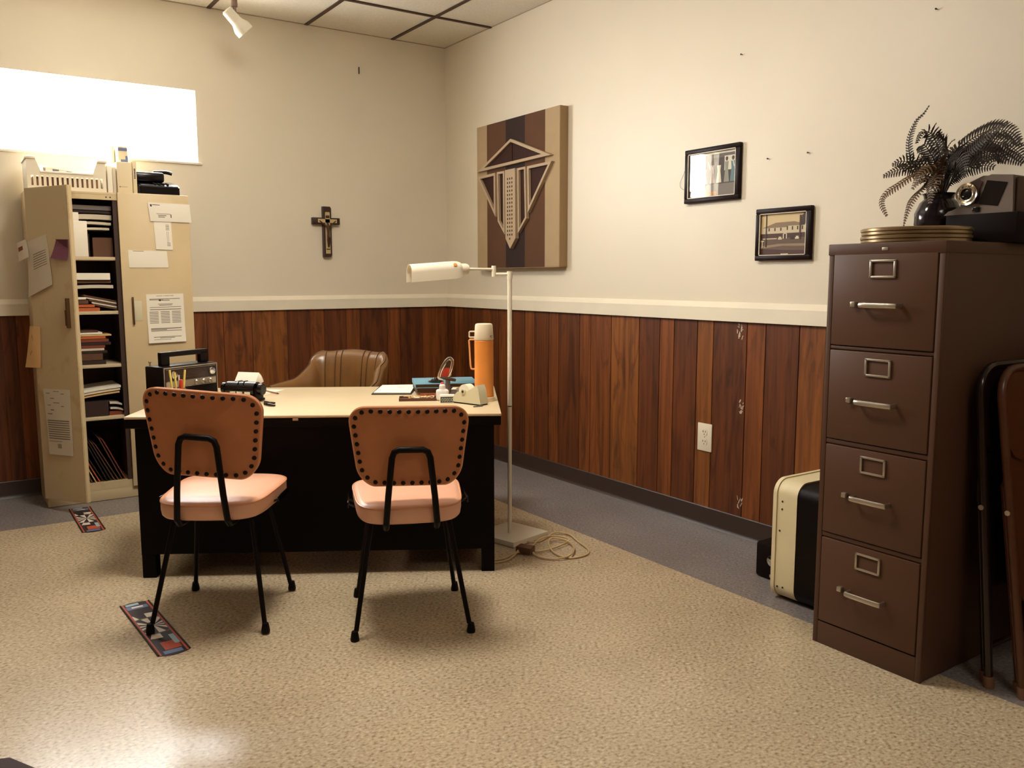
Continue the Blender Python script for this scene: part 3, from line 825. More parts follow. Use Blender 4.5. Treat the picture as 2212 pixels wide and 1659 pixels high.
    bx(b, -0.14, 0.14, -0.1, 0.12, 0.386, 0.394)
    obj('seat_frame', b, 'black', t)
    for s in (-1, 1):
        b = nb(); box(b, (s * 0.2135, 0.035, 0.43), (0.005, 0.14, 0.022), 0.002)
        for yy in (0.0, 0.07): cyl(b, (s * 0.2115, yy, 0.424), (s * 0.135, yy, 0.391), 0.004, seg=8)
        obj('side_rail', b, 'blackg', t)
    for (x, y, tx, ty) in ((-0.2, -0.205, -0.135, -0.1), (0.2, -0.205, 0.135, -0.1), (-0.19, 0.205, -0.135, 0.12), (0.19, 0.205, 0.135, 0.12)):
        b = nb(); k = 0.03 / 0.386
        cyl(b, (x + (tx - x) * k, y + (ty - y) * k, 0.03), (tx, ty, 0.388), 0.0085, 0.0095, seg=12)
        leg = obj('leg', b, 'black', t)
        b = nb(); lathe(b, [(0, 0), (0.0145, 0), (0.0155, 0.006), (0.013, 0.022), (0.0105, 0.034), (0, 0.034)], 14, (x, y, 0)); obj('rubber_foot', b, 'black', leg)
    return t
guest_chair((-1.745, -2.757, 0), -math.radians(23.6), 'orange vinyl guest chair with tacked back, in front of the right half of the desk')
guest_chair((-2.297, -2.354, 0.0052), -math.radians(33.5), 'orange vinyl guest chair at left, one foot on the larger dartboard strip', 0.033, 1.09, 0.085)

# ------------------------------------------------------------------ swivel armchair behind the desk
cc = dl(0.645, 1.30, 0)
t = thing('swivel_armchair', 'tan leather swivel armchair with sloping arms behind the desk', 'armchair', (cc.x, cc.y, 0), DROT + PI - math.radians(20))
# local: +y = forward (towards the desk)
b = nb()
N_ = 64; rows = []
def plan(s):        # s -1..1 from right arm front through the back to left arm front
    a = s * 1.0
    if abs(a) <= 0.42:
        x = a / 0.42 * 0.155; y = -0.215 + 0.02 * (a / 0.42) ** 2
    elif abs(a) <= 0.60:
        k = (abs(a) - 0.42) / 0.18; ang = k * PI / 2
        x = math.copysign(0.155 + 0.055 * math.sin(ang), a); y = -0.195 + 0.065 * (1 - math.cos(ang))
    else:
        k = (abs(a) - 0.60) / 0.40
        x = math.copysign(0.21 + (0.11 if a < 0 else 0.06) * k ** 0.8, a); y = -0.13 + 0.37 * k
    return x, y
def top(s):
    a = abs(s)
    if a < 0.45: return 0.812 + 0.006 * math.cos(a * 7)
    k = min(1, (a - 0.45) / 0.36)
    k = k * k * (3 - 2 * k)
    return 0.812 + (0.668 - 0.812) * k - 0.012 * max(0, (a - 0.81) / 0.19)
P2 = [plan(-1 + 2 * i / N_) for i in range(N_ + 1)]
for i in range(N_ + 1):
    s = -1 + 2 * i / N_
    x, y = P2[i]
    i0, i1 = max(i - 1, 0), min(i + 1, N_)
    tx, ty = P2[i1][0] - P2[i0][0], P2[i1][1] - P2[i0][1]
    l = math.hypot(tx, ty); nx, ny = -ty / l, tx / l          # inward
    zt = top(s); zb = 0.36
    lean = 0.10 if abs(s) < 0.6 else 0.05
    fold_ = 0.004 * math.cos(s * 52) if abs(s) < 0.4 else 0
    sec = []
    th = 0.05
    for (o, z) in ((th, zb), (th + 0.018 + fold_, zb + 0.12), (th + 0.012 + fold_, zt - 0.10), (th + 0.002, zt - 0.035), (th * 0.7, zt - 0.008), (th * 0.35, zt), (0.006, zt - 0.008), (-0.004, zt - 0.03), (0.0, zb + 0.1), (0.004, zb)):
        k = (z - zb) * lean
        sec.append(b.verts.new((x + nx * (o - k), y + ny * (o - k), z)))
    rows.append(sec)
m_ = len(rows[0])
for a, c in zip(rows, rows[1:]):
    for k in range(m_): b.faces.new((a[k], a[(k + 1) % m_], c[(k + 1) % m_], c[k]))
b.faces.new(rows[0][::-1]); b.faces.new(rows[-1])
shell = obj('back_and_arms', b, 'leather', t, smooth=60)
def inner(s, off, z):
    i = int(round((s + 1) / 2 * N_)); x, y = P2[i]; i0, i1 = max(i - 1, 0), min(i + 1, N_)
    tx, ty = P2[i1][0] - P2[i0][0], P2[i1][1] - P2[i0][1]; l = math.hypot(tx, ty); nx, ny = -ty / l, tx / l
    lean = 0.10 if abs(s) < 0.6 else 0.05
    k = (z - 0.36) * lean
    return Vector((x + nx * (off - k), y + ny * (off - k), z))
for s in (-0.44, -0.28, -0.19, 0.19, 0.28, 0.44):
    b = nb(); zt = top(s)
    tube(b, spline([inner(s, 0.069, 0.5), inner(s, 0.065, 0.62), inner(s, 0.060, zt - 0.1), inner(s, 0.052, zt - 0.036), inner(s, 0.037, zt - 0.007), inner(s, 0.018, zt + 0.001)], 4), 0.0028, 6)
    obj('seam', b, 'seam', shell)
b = nb()
pts = []
for i in range(0, N_ + 1): pts.append(inner(-1 + 2 * i / N_, 0.016, top(-1 + 2 * i / N_) - 0.001))
tube(b, pts, 0.0035, 6); obj('piping', b, 'seam', shell)
b = nb(); box(b, (0, 0.05, 0.42), (0.42, 0.44, 0.11), 0.04, seg=4); obj('seat', b, 'leather', t, smooth=60)
b = nb(); cyl(b, (0, 0.02, 0.1), (0, 0.02, 0.36), 0.03); cyl(b, (0, 0.02, 0.34), (0, 0.02, 0.37), 0.12); obj('column', b, 'black', t)
b = nb()
for k in range(5):
    a = 2 * PI * k / 5; cyl(b, (0, 0.02, 0.1), (0.27 * math.cos(a), 0.02 + 0.27 * math.sin(a), 0.065), 0.022, 0.014, seg=10)
obj('star_base', b, 'black', t)
for k in range(5):
    a = 2 * PI * k / 5; x, y = 0.27 * math.cos(a), 0.02 + 0.27 * math.sin(a)
    b = nb(); cyl(b, (x - 0.012 * math.sin(a), y + 0.012 * math.cos(a), 0.026), (x + 0.012 * math.sin(a), y - 0.012 * math.cos(a), 0.026), 0.026, seg=16); cyl(b, (x, y, 0.03), (x, y, 0.07), 0.007, seg=8); obj('caster', b, 'black', t)

# ------------------------------------------------------------------ floor lamp and cord
LPX, LPY = -0.927, -2.2
t = thing('floor_lamp', 'white swing arm pharmacy floor lamp standing at the right end of the desk', 'floor lamp', (LPX, LPY, 0))
b = nb(); rot = Matrix.Rotation(math.radians(14), 3, 'Z'); box(b, (-0.91, -2.19, 0.0135), (0.25, 0.25, 0.024), 0.002, rot=rot); obj('base', b, 'white', t, True)
b = nb(); cyl(b, (LPX, LPY, 0.02), (LPX + 0.001, LPY, 0.632), 0.0095); cyl(b, (LPX + 0.001, LPY, 0.632), (LPX + 0.001, LPY, 0.637), 0.0085, mi=1); cyl(b, (LPX + 0.001, LPY, 0.637), (LPX + 0.002, LPY, 1.235), 0.0105)
cyl(b, (LPX + 0.002, LPY, 1.225), (LPX + 0.002, LPY, 1.26), 0.0125)
obj('pole', b, ['white', 'inkd'], t, True)
Rv = Vector((0.829, -0.56, 0)); Fv = Vector((0.56, 0.829, 0))
p0 = Vector((LPX + 0.002, LPY, 1.247)); j0 = p0 - Rv * 0.073
b = nb(); cyl(b, p0, j0, 0.0062, seg=12); cyl(b, j0 + Vector((0, 0, -0.012)), j0 + Vector((0, 0, 0.038)), 0.0105, seg=16); obj('lower_arm', b, 'white', t, True)
j1 = j0 + Vector((0, 0, 0.022)); sd = (-Rv * 0.9 - Fv * 0.44).normalized(); s0 = j1 + sd * 0.135
b = nb(); cyl(b, j1, s0, 0.0062, seg=12); obj('upper_arm', b, 'white', t, True)
# half-round shade: arch section swept along sd
b = nb()
side = Vector((0, 0, 1)).cross(sd).normalized(); upv = Vector((0, 0, 1))
sh0 = s0 + sd * 0.028; Ls = 0.245
arch = [(-0.036, -0.040)] + [(-0.036 * math.cos(PI * k / 14), 0.002 + 0.036 * math.sin(PI * k / 14)) for k in range(15)] + [(0.036, -0.040)]
outer_ = []; inner_ = []
stations = [(0.0, 0.62), (0.006, 0.8), (0.02, 0.95), (0.04, 1.0), (Ls, 1.0)]
for (d, k) in stations:
    tilt = -0.018 * d / Ls
    outer_.append([b.verts.new(sh0 + sd * d + side * u * k + upv * (v * k + tilt)) for u, v in arch])
    inner_.append([b.verts.new(sh0 + sd * (d if d > 0 else 0.003) + side * u * k * 0.94 + upv * (v * k * (0.94 if v > 0 else 1.0) + tilt)) for u, v in arch])
na = len(arch)
for S in (outer_, inner_):
    for a, c in zip(S, S[1:]):
        for k in range(na - 1): b.faces.new((a[k], a[k + 1], c[k + 1], c[k]))
for k in range(na - 1): b.faces.new((outer_[-1][k], outer_[-1][k + 1], inner_[-1][k + 1], inner_[-1][k]))
for a, c, e_, g in zip(outer_, outer_[1:], inner_, inner_[1:]):
    b.faces.new((a[0], c[0], g[0], e_[0])); b.faces.new((a[-1], c[-1], g[-1], e_[-1]))
b.faces.new(outer_[0]); b.faces.new(inner_[0])
obj('lamp_shade', b, 'white', t, True)
b = nb(); lathe(b, [(0.010, -0.012), (0.021, -0.006), (0.025, 0.004), (0.025, 0.03), (0.018, 0.032)], 24, s0, axis=sd); obj('socket_housing', b, 'white', t, True)
b = nb(); cS = sh0 + sd * 0.04 + upv * 0.0
an = math.radians(28); pc = sh0 + sd * 0.04 - side * 0.0365 * math.cos(an) * (1 if side.dot(Fv) > 0 else -1) + upv * (0.002 + 0.0365 * math.sin(an))
lathe(b, [(0.009, 0), (0.007, 0.0012), (0, 0.0015)], 16, pc, axis=(pc - (sh0 + sd * 0.04 + upv * 0.002)).normalized()); obj('light_leak_spot', b, 'thermos', t, True, label='orange spot painted as light leaking through a vent')  # orange disc painted as lamp light leaking from a vent hole
cord_pts = [(-0.93, -2.30, 0.008), (-0.86, -2.34, 0.006), (-0.795, -2.312, 0.006), (-0.72, -2.285, 0.012), (-0.675, -2.335, 0.008), (-0.71, -2.45, 0.008), (-0.741, -2.563, 0.006), (-0.80, -2.615, 0.006), (-0.885, -2.605, 0.006), (-0.90, -2.52, 0.008), (-0.86, -2.42, 0.018), (-0.80, -2.37, 0.02), (-0.76, -2.43, 0.016), (-0.79, -2.52, 0.012), (-0.88, -2.6, 0.014), (-0.96, -2.575, 0.008), (-0.99, -2.49, 0.01), (-0.93, -2.40, 0.018), (-0.85, -2.36, 0.028), (-0.77, -2.36, 0.022), (-0.74, -2.42, 0.016), (-0.82, -2.46, 0.014), (-0.93, -2.47, 0.01), (-1.0, -2.43, 0.012), (-1.07, -2.44, 0.012), (-1.13, -2.45, 0.006), (-1.22, -2.43, 0.005)]
t = thing('lamp_cord', 'tangled clear brown lamp cord on the floor beside the lamp base', 'cord', (-0.85, -2.45, 0))
b = nb(); tube(b, spline(cord_pts, 8), 0.0042, 8); obj('wire', b, 'cordm', t, True)
b = nb(); tube(b, spline([(-1.0, -2.40, 0.022), (-1.08, -2.462, 0.015), (-1.13, -2.478, 0.006), (-1.2, -2.47, 0.005)], 6), 0.0042, 8); obj('wire', b, 'cordm', t, True)
b = nb(); box(b, (-1.0, -2.435, 0.022), (0.055, 0.075, 0.03), 0.006, rot=Matrix.Rotation(0.5, 3, 'Z')); obj('plug', b, 'plug', t, True, label='brown plastic plug block')

# ------------------------------------------------------------------ things on the desk (desk-local helper)
def dthing(name, label, cat, lx, ly, rz=0.0, z=DT, group=None):
    p = dl(lx, ly, z)
    return thing(name, label, cat, p, DROT + rz, group)
t = dthing('thermos_flask', 'tall orange thermos flask with a cream cup lid on the right end of the desk', 'thermos', 1.45, 0.36)
b = nb(); lathe(b, [(0, 0.0), (0.046, 0), (0.047, 0.004), (0.047, 0.018), (0.0435, 0.02)], 40); obj('base', b, 'cup', t)
b = nb(); lathe(b, [(0.0435, 0.0195), (0.0435, 0.036), (0.0425, 0.038), (0.0425, 0.272), (0.040, 0.275), (0, 0.275)], 40); obj('body', b, 'thermos', t, label='orange wood-grain flask body')
b = nb(); lathe(b, [(0.0425, 0.2755), (0.0435, 0.278), (0.0395, 0.338), (0.037, 0.346), (0.030, 0.348), (0, 0.348)], 40); lid = obj('cup_lid', b, 'cup', t)
def loop_tube(pts, r): 
    bm = nb(); tube(bm, pts, r, 8); return bm
hx = Vector((-0.98, -0.1, 0)).normalized()
hv = Matrix.Rotation(-DROT, 3, 'Z') @ (-Rv * 0.98 + Fv * 0.1)
def hp(o, z): return (hv.x * o, hv.y * o, z)
b = loop_tube([hp(0.040, 0.312), hp(0.064, 0.312), hp(0.067, 0.310), hp(0.067, 0.288), hp(0.065, 0.286), hp(0.041, 0.286)], 0.0032); obj('cup_handle', b, 'cup', lid)
b = loop_tube([hp(0.041, 0.276), hp(0.064, 0.276), hp(0.068, 0.272), hp(0.066, 0.24), hp(0.062, 0.16), hp(0.059, 0.145), hp(0.055, 0.143), hp(0.041, 0.143)], 0.0038); obj('handle', b, 'thermosl', t)
tb = text_bm('92', 0.018)
ang0 = math.atan2(hv.y, hv.x) + math.radians(148)
for v in tb.verts:
    r_ = 0.0428; a = ang0 + v.co.x / r_; z = 0.290 + v.co.y
    v.co = Vector(((r_ + 0.0004) * math.cos(a), (r_ + 0.0004) * math.sin(a), z))
obj('number_marking', tb, 'inkd', lid, label='dark hand-painted number 92')

t = dthing('tape_dispenser', 'putty coloured tape dispenser holding a white tape roll, in front of the thermos', 'tape dispenser', 1.392, 0.268, math.radians(-42))
b = nb()
poly = [(-0.085, 0.006), (-0.085, 0.03), (-0.06, 0.052), (-0.02, 0.05), (0.03, 0.074), (0.053, 0.088), (0.062, 0.07), (0.074, 0.012), (0.074, 0.006)]
prism(b, poly, lambda u, v, d: (u, d, v), -0.026, -0.021); prism(b, poly, lambda u, v, d: (u, d, v), 0.021, 0.026)
prism(b, [(-0.085, 0.006), (-0.085, 0.028), (0.02, 0.02), (0.048, 0.082), (0.053, 0.088), (0.062, 0.07), (0.074, 0.012), (0.074, 0.006)], lambda u, v, d: (u, d, v), -0.021, 0.021)
bx(b, -0.083, 0.072, -0.024, 0.024, 0.0, 0.006, mi=1)
obj('body', b, ['tapec', 'black'], t)
b = nb(); tube(b, [(-0.025, -0.02, 0.055), (-0.025, 0.02, 0.055)], 0.031, 28); obj('tape_roll', b, 'tape', t)
b = nb(); tube(b, [(-0.025, -0.029, 0.055), (-0.025, 0.029, 0.055)], 0.012, 16); obj('hub', b, 'tapec', t)
b = nb(); tube(b, [(-0.025, -0.0305, 0.055), (-0.025, 0.0305, 0.055)], 0.006, 12); obj('axle_hole', b, 'inkd', t)

t = dthing('glue_bottle', 'small white glue bottle with a red cap among the clutter on the desk', 'glue bottle', 1.262, 0.38, math.radians(10))
b = nb(); box(b, (0, 0, 0.026), (0.056, 0.034, 0.052), 0.011, seg=4); lathe(b, [(0.016, 0.048), (0.0145, 0.053), (0.0125, 0.057)], 20); obj('bottle', b, 'glue', t)
b = nb(); lathe(b, [(0.0135, 0.054), (0.0145, 0.056), (0.0135, 0.070), (0.009, 0.075), (0.0, 0.0755)], 20); obj('collar', b, 'glue', t)
b = nb(); lathe(b, [(0.0085, 0.0745), (0.007, 0.080), (0.004, 0.084), (0, 0.085)], 14); obj('cap', b, 'red', t, label='red twist cap')

t = dthing('block_calendar', 'low white box with a dark green printed front in front of the glue bottle', 'box', 1.285, 0.325, math.radians(4))
b = nb(); bx(b, -0.032, 0.032, -0.016, 0.016, 0, 0.034, 0.001); obj('body', b, 'paper', t)
b = nb(); bx(b, -0.031, 0.031, -0.0172, -0.0162, 0.002, 0.026); lab = obj('printed_front', b, 'green', t)
b = nb()
for k in range(5): 
    for z in (0.006, 0.019): bx(b, -0.026 + k * 0.011, -0.0185 + k * 0.011, -0.0176, -0.0173, z, z + 0.0016)
    bx(b, -0.026 + k * 0.011, -0.0245 + k * 0.011, -0.0176, -0.0173, 0.006, 0.0206); bx(b, -0.020 + k * 0.011, -0.0185 + k * 0.011, -0.0176, -0.0173, 0.006, 0.0206)
obj('print', b, 'paper', lab)

t = dthing('grey_card_file', 'slate grey wedge shaped card holder lying behind the tape dispenser', 'card holder', 1.345, 0.40, math.radians(-8))
b = nb(); prism(b, [(-0.045, 0), (-0.04, 0.05), (-0.02, 0.05), (0.06, 0.006), (0.062, 0)], lambda u, v, d: (u, d, v), -0.03, 0.03); obj('body', b, 'greypad', t)
b = nb(); prism(b, [(-0.04, 0.0505), (-0.02, 0.0505), (-0.02, 0.052), (-0.04, 0.052)], lambda u, v, d: (u, d, v), -0.033, 0.033); obj('flap', b, 'paper2', t)

t = dthing('rocker_stamp', 'tilted chrome and red desk gadget with a dark oval foot behind the glue bottle', 'desk gadget', 1.265, 0.50, math.radians(8))
b = nb(); lathe(b, [(0.0, -0.006), (0.022, -0.006), (0.024, 0), (0.022, 0.006), (0.0, 0.007)], 28)
for v in b.verts: v.co = Matrix.Rotation(math.radians(14), 3, 'Y') @ Vector((v.co.x * 1.6, v.co.y, v.co.z)) + Vector((0.022, 0, 0.085))
obj('oval_foot', b, 'fig', t)
b = nb(); cyl(b, (0.02, 0.0, 0.0), (0.02, 0, 0.083), 0.009, 0.012, seg=14); obj('stand', b, 'greypad', t)
b = nb()
loopc = spline([(-0.02, 0, 0.092), (-0.012, 0, 0.125), (0.012, 0, 0.165), (0.03, 0, 0.178), (0.041, 0, 0.165), (0.038, 0, 0.14), (0.024, 0, 0.098), (0.0, 0, 0.088)], 5, closed=True)
tube(b, loopc, 0.009, 8, closed=True, ry=0.004); obj('chrome_loop', b, 'chrome', t)
b = nb(); prism(b, [(-0.012, 0.096), (0.022, 0.096), (0.03, 0.135), (0.004, 0.135)], lambda u, v, d: (u, d, v), -0.006, 0.006); obj('red_insert', b, 'red', t)
b = nb(); prism(b, [(0.004, 0.136), (0.0305, 0.136), (0.036, 0.158), (0.026, 0.172), (0.014, 0.162)], lambda u, v, d: (u, d, v), -0.004, 0.004); obj('dark_insert', b, 'fig', t)

# books stack
def book(label, lx, ly, w, d, z0, h, rz, cover, pages):
    t = dthing('binder', label, 'binder', lx, ly, rz, z0, 'binders stacked at the back of the desk')
    b = nb(); bx(b, -w / 2, w / 2, -d / 2, d / 2, h - 0.003, h, 0.001); bx(b, -w / 2, w / 2, -d / 2, d / 2, 0, 0.003, 0.001); bx(b, -w / 2, -w / 2 + 0.003, -d / 2, d / 2, 0.003, h - 0.003); obj('cover', b, cover, t)
    b = nb(); bx(b, -w / 2 + 0.004, w / 2 - 0.006, -d / 2 + 0.005, d / 2 - 0.005, 0.0031, h - 0.0031); obj('pages', b, pages, t)
book('thin orange-red folder at the bottom of the stack of binders', 1.27, 0.675, 0.26, 0.24, DT, 0.010, math.radians(6), 'orangef', 'paper2')
book('thick dark brown binder in the middle of the stack at the back of the desk', 1.27, 0.69, 0.30, 0.25, DT + 0.0105, 0.024, math.radians(8), 'brownf', 'brownf')
book('blue covered binder on top of the stack at the back of the desk', 1.265, 0.685, 0.30, 0.255, DT + 0.035, 0.020, math.radians(7), 'blue', 'brownf')
t = dthing('desk_bell', 'small dark flared paperweight on top of the blue binder', 'paperweight', 1.225, 0.62, 0, DT + 0.0555)
b = nb(); lathe(b, [(0, 0), (0.036, 0.001), (0.038, 0.004), (0.026, 0.008), (0.017, 0.016), (0.012, 0.022), (0, 0.023)], 28); obj('body', b, 'blackg', t)

def sheet_bm(q, n=7, bend=0.0, thick=0.0006, nrm=None, curl=0.0):
    """curved sheet over the quad q (tl, tr, br, bl)"""
    tl, tr, br, bl = [Vector(p) for p in q]
    nm = Vector(nrm) if nrm else (tr - tl).cross(bl - tl).normalized()
    bm = nb(); G = []
    for side in (0, 1):
        g = []
        for i in range(n + 1):
            row = []
            for j in range(n + 1):
                u, v = j / n, i / n
                p = (tl * (1 - u) + tr * u) * (1 - v) + (bl * (1 - u) + br * u) * v
                off = bend * math.sin(PI * u) * math.sin(PI * v) + curl * v ** 3 + (thick if side == 0 else 0)
                row.append(bm.verts.new(p + nm * off))
            g.append(row)
        G.append(g)
    for s in (0, 1):
        for i in range(n):
            for j in range(n):
                f = [G[s][i][j], G[s][i][j + 1], G[s][i + 1][j + 1], G[s][i + 1][j]]
                bm.faces.new(f if s else f[::-1])
    per = [(0, j) for j in range(n)] + [(i, n) for i in range(n)] + [(n, j) for j in range(n, 0, -1)] + [(i, 0) for i in range(n, 0, -1)]
    for k in range(len(per)):
        a, c = per[k], per[(k + 1) % len(per)]
        bm.faces.new((G[0][a[0]][a[1]], G[0][c[0]][c[1]], G[1][c[0]][c[1]], G[1][a[0]][a[1]]))
    return bm, nm
def sheet_pt(q, u, v, nm, bend, curl, off):
    tl, tr, br, bl = [Vector(p) for p in q]
    return (tl * (1 - u) + tr * u) * (1 - v) + (bl * (1 - u) + br * u) * v + nm * (bend * math.sin(PI * u) * math.sin(PI * v) + curl * v ** 3 + off)
def paper_sheet(name, label, cat, q, ms='paper', bend=0.001, curl=0.0, lines=(), text=(), nrm=None, group=None, thick=0.0006, ink='ink'):
    bm, nm = sheet_bm(q, 7, bend, thick, nrm, curl)
    o = single(name, bm, ms, label, cat, group, 60)
    if lines:
        lb = nb()
        for (u0, u1, v, h) in lines:
            k = 4
            for i in range(k):
                ua, ub = u0 + (u1 - u0) * i / k, u0 + (u1 - u0) * (i + 1) / k
                lb.faces.new([lb.verts.new(sheet_pt(q, uu, vv, nm, bend, curl, thick + 0.0004)) for uu, vv in ((ua, v), (ub, v), (ub, v + h), (ua, v + h))])
        obj('printed_lines', lb, ink, o, True)
    for (s, uc, vc, uw) in text:
        tb = text_bm(s, 1.0)
        w = max(v.co.x for v in tb.verts) - min(v.co.x for v in tb.verts)
        W = (Vector(q[1]) - Vector(q[0])).length; Hh = (Vector(q[3]) - Vector(q[0])).length
        k = uw / w
        for v in tb.verts: v.co = sheet_pt(q, uc + v.co.x * k, vc - v.co.y * k * W / Hh, nm, bend, curl, thick + 0.0006)
        obj('heading', tb, 'inkd', o, True)
    return o

# papers and small things on the desk
def dq(pts, z): return [dl(x, y, z) for x, y in pts]
def stackq(name, label, cat, cx, cy, w, d, rz, z0, h, ms, group=None):
    t_ = nb(); box(t_, (0, 0, h / 2), (w, d, h), min(0.0015, h * 0.3), seg=1)
    o = obj(name, t_, ms); p = dl(cx, cy, z0); o.location = p; o.rotation_euler = (0, 0, DROT + rz)
    return tag(o, label, cat, group)
stackq('clipboard', 'dark backing board under the loose white papers on the desk', 'clipboard', 1.02, 0.735, 0.19, 0.30, math.radians(-2), DT + 0.0005, 0.004, 'inkd')
o = paper_sheet('loose_papers', 'loose white papers on a dark board left of the binder stack', 'papers', dq([(0.945, 0.885), (1.112, 0.895), (1.105, 0.59), (0.93, 0.60)], DT + 0.006), 'paper', 0.004, 0.0, [(0.55, 0.72, 0.42, 0.02), (0.5, 0.66, 0.47, 0.015)], nrm=(0, 0, 1), thick=0.004)
t = dthing('clip_tray', 'shallow dark tray of rubber bands and clips at the front right of the desk', 'tray', 1.15, 0.41, math.radians(3))
b = nb(); bx(b, -0.085, 0.085, -0.045, 0.045, 0, 0.003); ring_frame_pts = None
for (x0, x1, y0, y1) in ((-0.085, 0.085, -0.045, -0.042), (-0.085, 0.085, 0.042, 0.045), (-0.085, -0.082, -0.042, 0.042), (0.082, 0.085, -0.042, 0.042)): bx(b, x0, x1, y0, y1, 0.003, 0.012)
obj('tray', b, 'brownf', t)
r3 = random.Random(5)
b = nb()
for k in range(9):
    x, y = r3.uniform(-0.06, 0.06), r3.uniform(-0.025, 0.025); a = r3.uniform(0, 6)
    pts = [(x + (0.016 + 0.008 * r3.random()) * math.cos(a + th) , y + 0.010 * math.sin(a + th), 0.008 + 0.009 * r3.random()) for th in [2 * PI * i / 10 for i in range(10)]]
    tube(b, pts, 0.0016, 6, closed=True)
o_ = obj('rubber_bands', b, 'manila', t); o_['kind'] = 'stuff'
b = nb()
for k in range(10):
    x, y = r3.uniform(-0.02, 0.065), r3.uniform(-0.03, 0.03); box(b, (x, y, 0.012 + r3.random() * 0.006), (0.02, 0.009, 0.004), 0.001, rot=Matrix.Rotation(r3.uniform(0, 3), 3, 'Z'), seg=1) if False else box(b, (x, y, 0.010 + r3.random() * 0.006), (0.022, 0.009, 0.004), 0.001, seg=1)
o_ = obj('paper_clips', b, 'paper', t); o_['kind'] = 'stuff'
paper_sheet('note_slip', 'crumpled cream slip standing beside the tape dispenser', 'note', [dl(1.305, 0.465, DT + 0.05), dl(1.345, 0.455, DT + 0.053), dl(1.395, 0.452, DT + 0.004), dl(1.33, 0.458, DT + 0.004)], 'paper3', 0.003)
b = nb(); cyl(b, (0, 0, 0.003), (0.045, 0.0, 0.003), 0.0028, seg=8)
o = obj('pen_cap', b, 'greypad'); o.location = dl(1.40, 0.165); o.rotation_euler = (0, 0, DROT + 0.5); tag(o, 'short grey pen cap near the front right corner of the desk', 'pen cap')
paper_sheet('envelope_slip', 'white paper slip lying on the desk beside the card file, farther of the two', 'paper slip', dq([(0.30, 0.83), (0.47, 0.80), (0.43, 0.68), (0.27, 0.72)], DT + 0.0006), 'paper', 0.001, nrm=(0, 0, 1))
paper_sheet('envelope_slip', 'cream paper slip lying on the desk beside the card file, nearer of the two', 'paper slip', dq([(0.30, 0.67), (0.44, 0.65), (0.40, 0.52), (0.30, 0.53)], DT + 0.0012), 'paper3', 0.001, nrm=(0, 0, 1))
t = dthing('pencil', 'brown pencil lying across the paper slips on the desk', 'pencil', 0.435, 0.68, math.radians(-52), DT + 0.0055)
b = nb(); cyl(b, (-0.075, 0, 0), (0.06, 0, 0), 0.0035, seg=6); obj('shaft', b, 'pencil', t)
b = nb(); cyl(b, (0.06, 0, 0), (0.078, 0, 0), 0.0035, 0.0006, seg=6); obj('tip', b, 'inkd', t)
t = dthing('staple_remover', 'black staple remover lying open on the desk behind the left orange chair', 'staple remover', 0.52, 0.255, math.radians(-38))
b = nb(); box(b, (0, 0.0, 0.016), (0.065, 0.012, 0.007), 0.002, rot=None); obj('upper_jaw', b, 'blackg', t)
b = nb(); box(b, (0, 0.0, 0.0055), (0.065, 0.012, 0.007), 0.002); bx(b, -0.034, -0.02, -0.005, 0.005, 0.006, 0.016); obj('lower_jaw', b, 'blackg', t)
b = nb(); bx(b, 0.018, 0.032, -0.005, 0.005, 0.0095, 0.012); obj('teeth', b, 'chrome', t)

# radio
RA = math.radians(58.5)
t = dthing('portable_radio', 'black portable radio with a carry handle on the left end of the desk', 'radio', 0.075, 0.25, RA)
RW, RD, RH = 0.30, 0.112, 0.172          # local: x along the front, y back, front at y = 0
b = nb(); bx(b, 0, RW, 0, RD, 0.004, RH, 0.006); bx(b, 0.02, 0.05, 0.02, RD - 0.02, 0, 0.004); bx(b, RW - 0.05, RW - 0.02, 0.02, RD - 0.02, 0, 0.004); obj('case', b, 'radio', t)
b = nb(); w = 0.0035
for (x0, x1, z0, z1) in ((0.004, RW - 0.004, RH - 0.009, RH - 0.004), (0.004, 0.008, 0.008, RH - 0.009), (RW - 0.008, RW - 0.004, 0.008, RH - 0.009), (0.014, RW - 0.012, RH - 0.015, RH - 0.013), (0.014, RW - 0.012, RH - 0.067, RH - 0.065), (0.014, RW - 0.012, RH - 0.095, RH - 0.093), (0.004, RW - 0.004, 0.006, 0.010)): bx(b, x0, x1, -0.004, 0.001, z0, z1, 0.0006)
obj('chrome_trim', b, 'alu', t)
b = nb(); bx(b, 0.014, RW - 0.012, -0.0016, 0.0, RH - 0.065, RH - 0.016); dial = obj('tuning_dial', b, 'radiod', t)
b = nb()
for k in range(6): bx(b, 0.075, RW - 0.075, -0.0022, -0.0017, RH - 0.060 + k * 0.0075, RH - 0.0593 + k * 0.0075)
for k in range(9): bx(b, 0.115 + k * 0.011, 0.119 + k * 0.011, -0.0024, -0.0017, RH - 0.055, RH - 0.049)
bx(b, RW - 0.085, RW - 0.07, -0.0024, -0.0017, RH - 0.027, RH - 0.0235)
obj('scale_marks', b, 'bronze', dial)
b = nb(); bx(b, 0.014, RW - 0.012, -0.0018, 0.0, RH - 0.092, RH - 0.068); obj('control_strip', b, 'alu', t)
b = nb(); bx(b, 0.016, RW - 0.014, -0.0016, 0.0, 0.014, RH - 0.097); obj('speaker_grille', b, 'radio', t)
for x in (0.052, RW - 0.038):
    b = nb(); lathe(b, [(0.0165, 0), (0.0165, 0.009), (0.015, 0.012), (0, 0.0125)], 28, (x, -0.001, RH - 0.038), axis=(0, -1, 0)); obj('tuning_knob', b, 'chrome', t)
for x in (0.175, 0.215, 0.255):
    b = nb(); lathe(b, [(0.0125, 0), (0.012, 0.008), (0.009, 0.012), (0, 0.013)], 22, (x, -0.001, RH - 0.080), axis=(0, -1, 0)); obj('control_knob', b, 'alu', t)
b = nb()
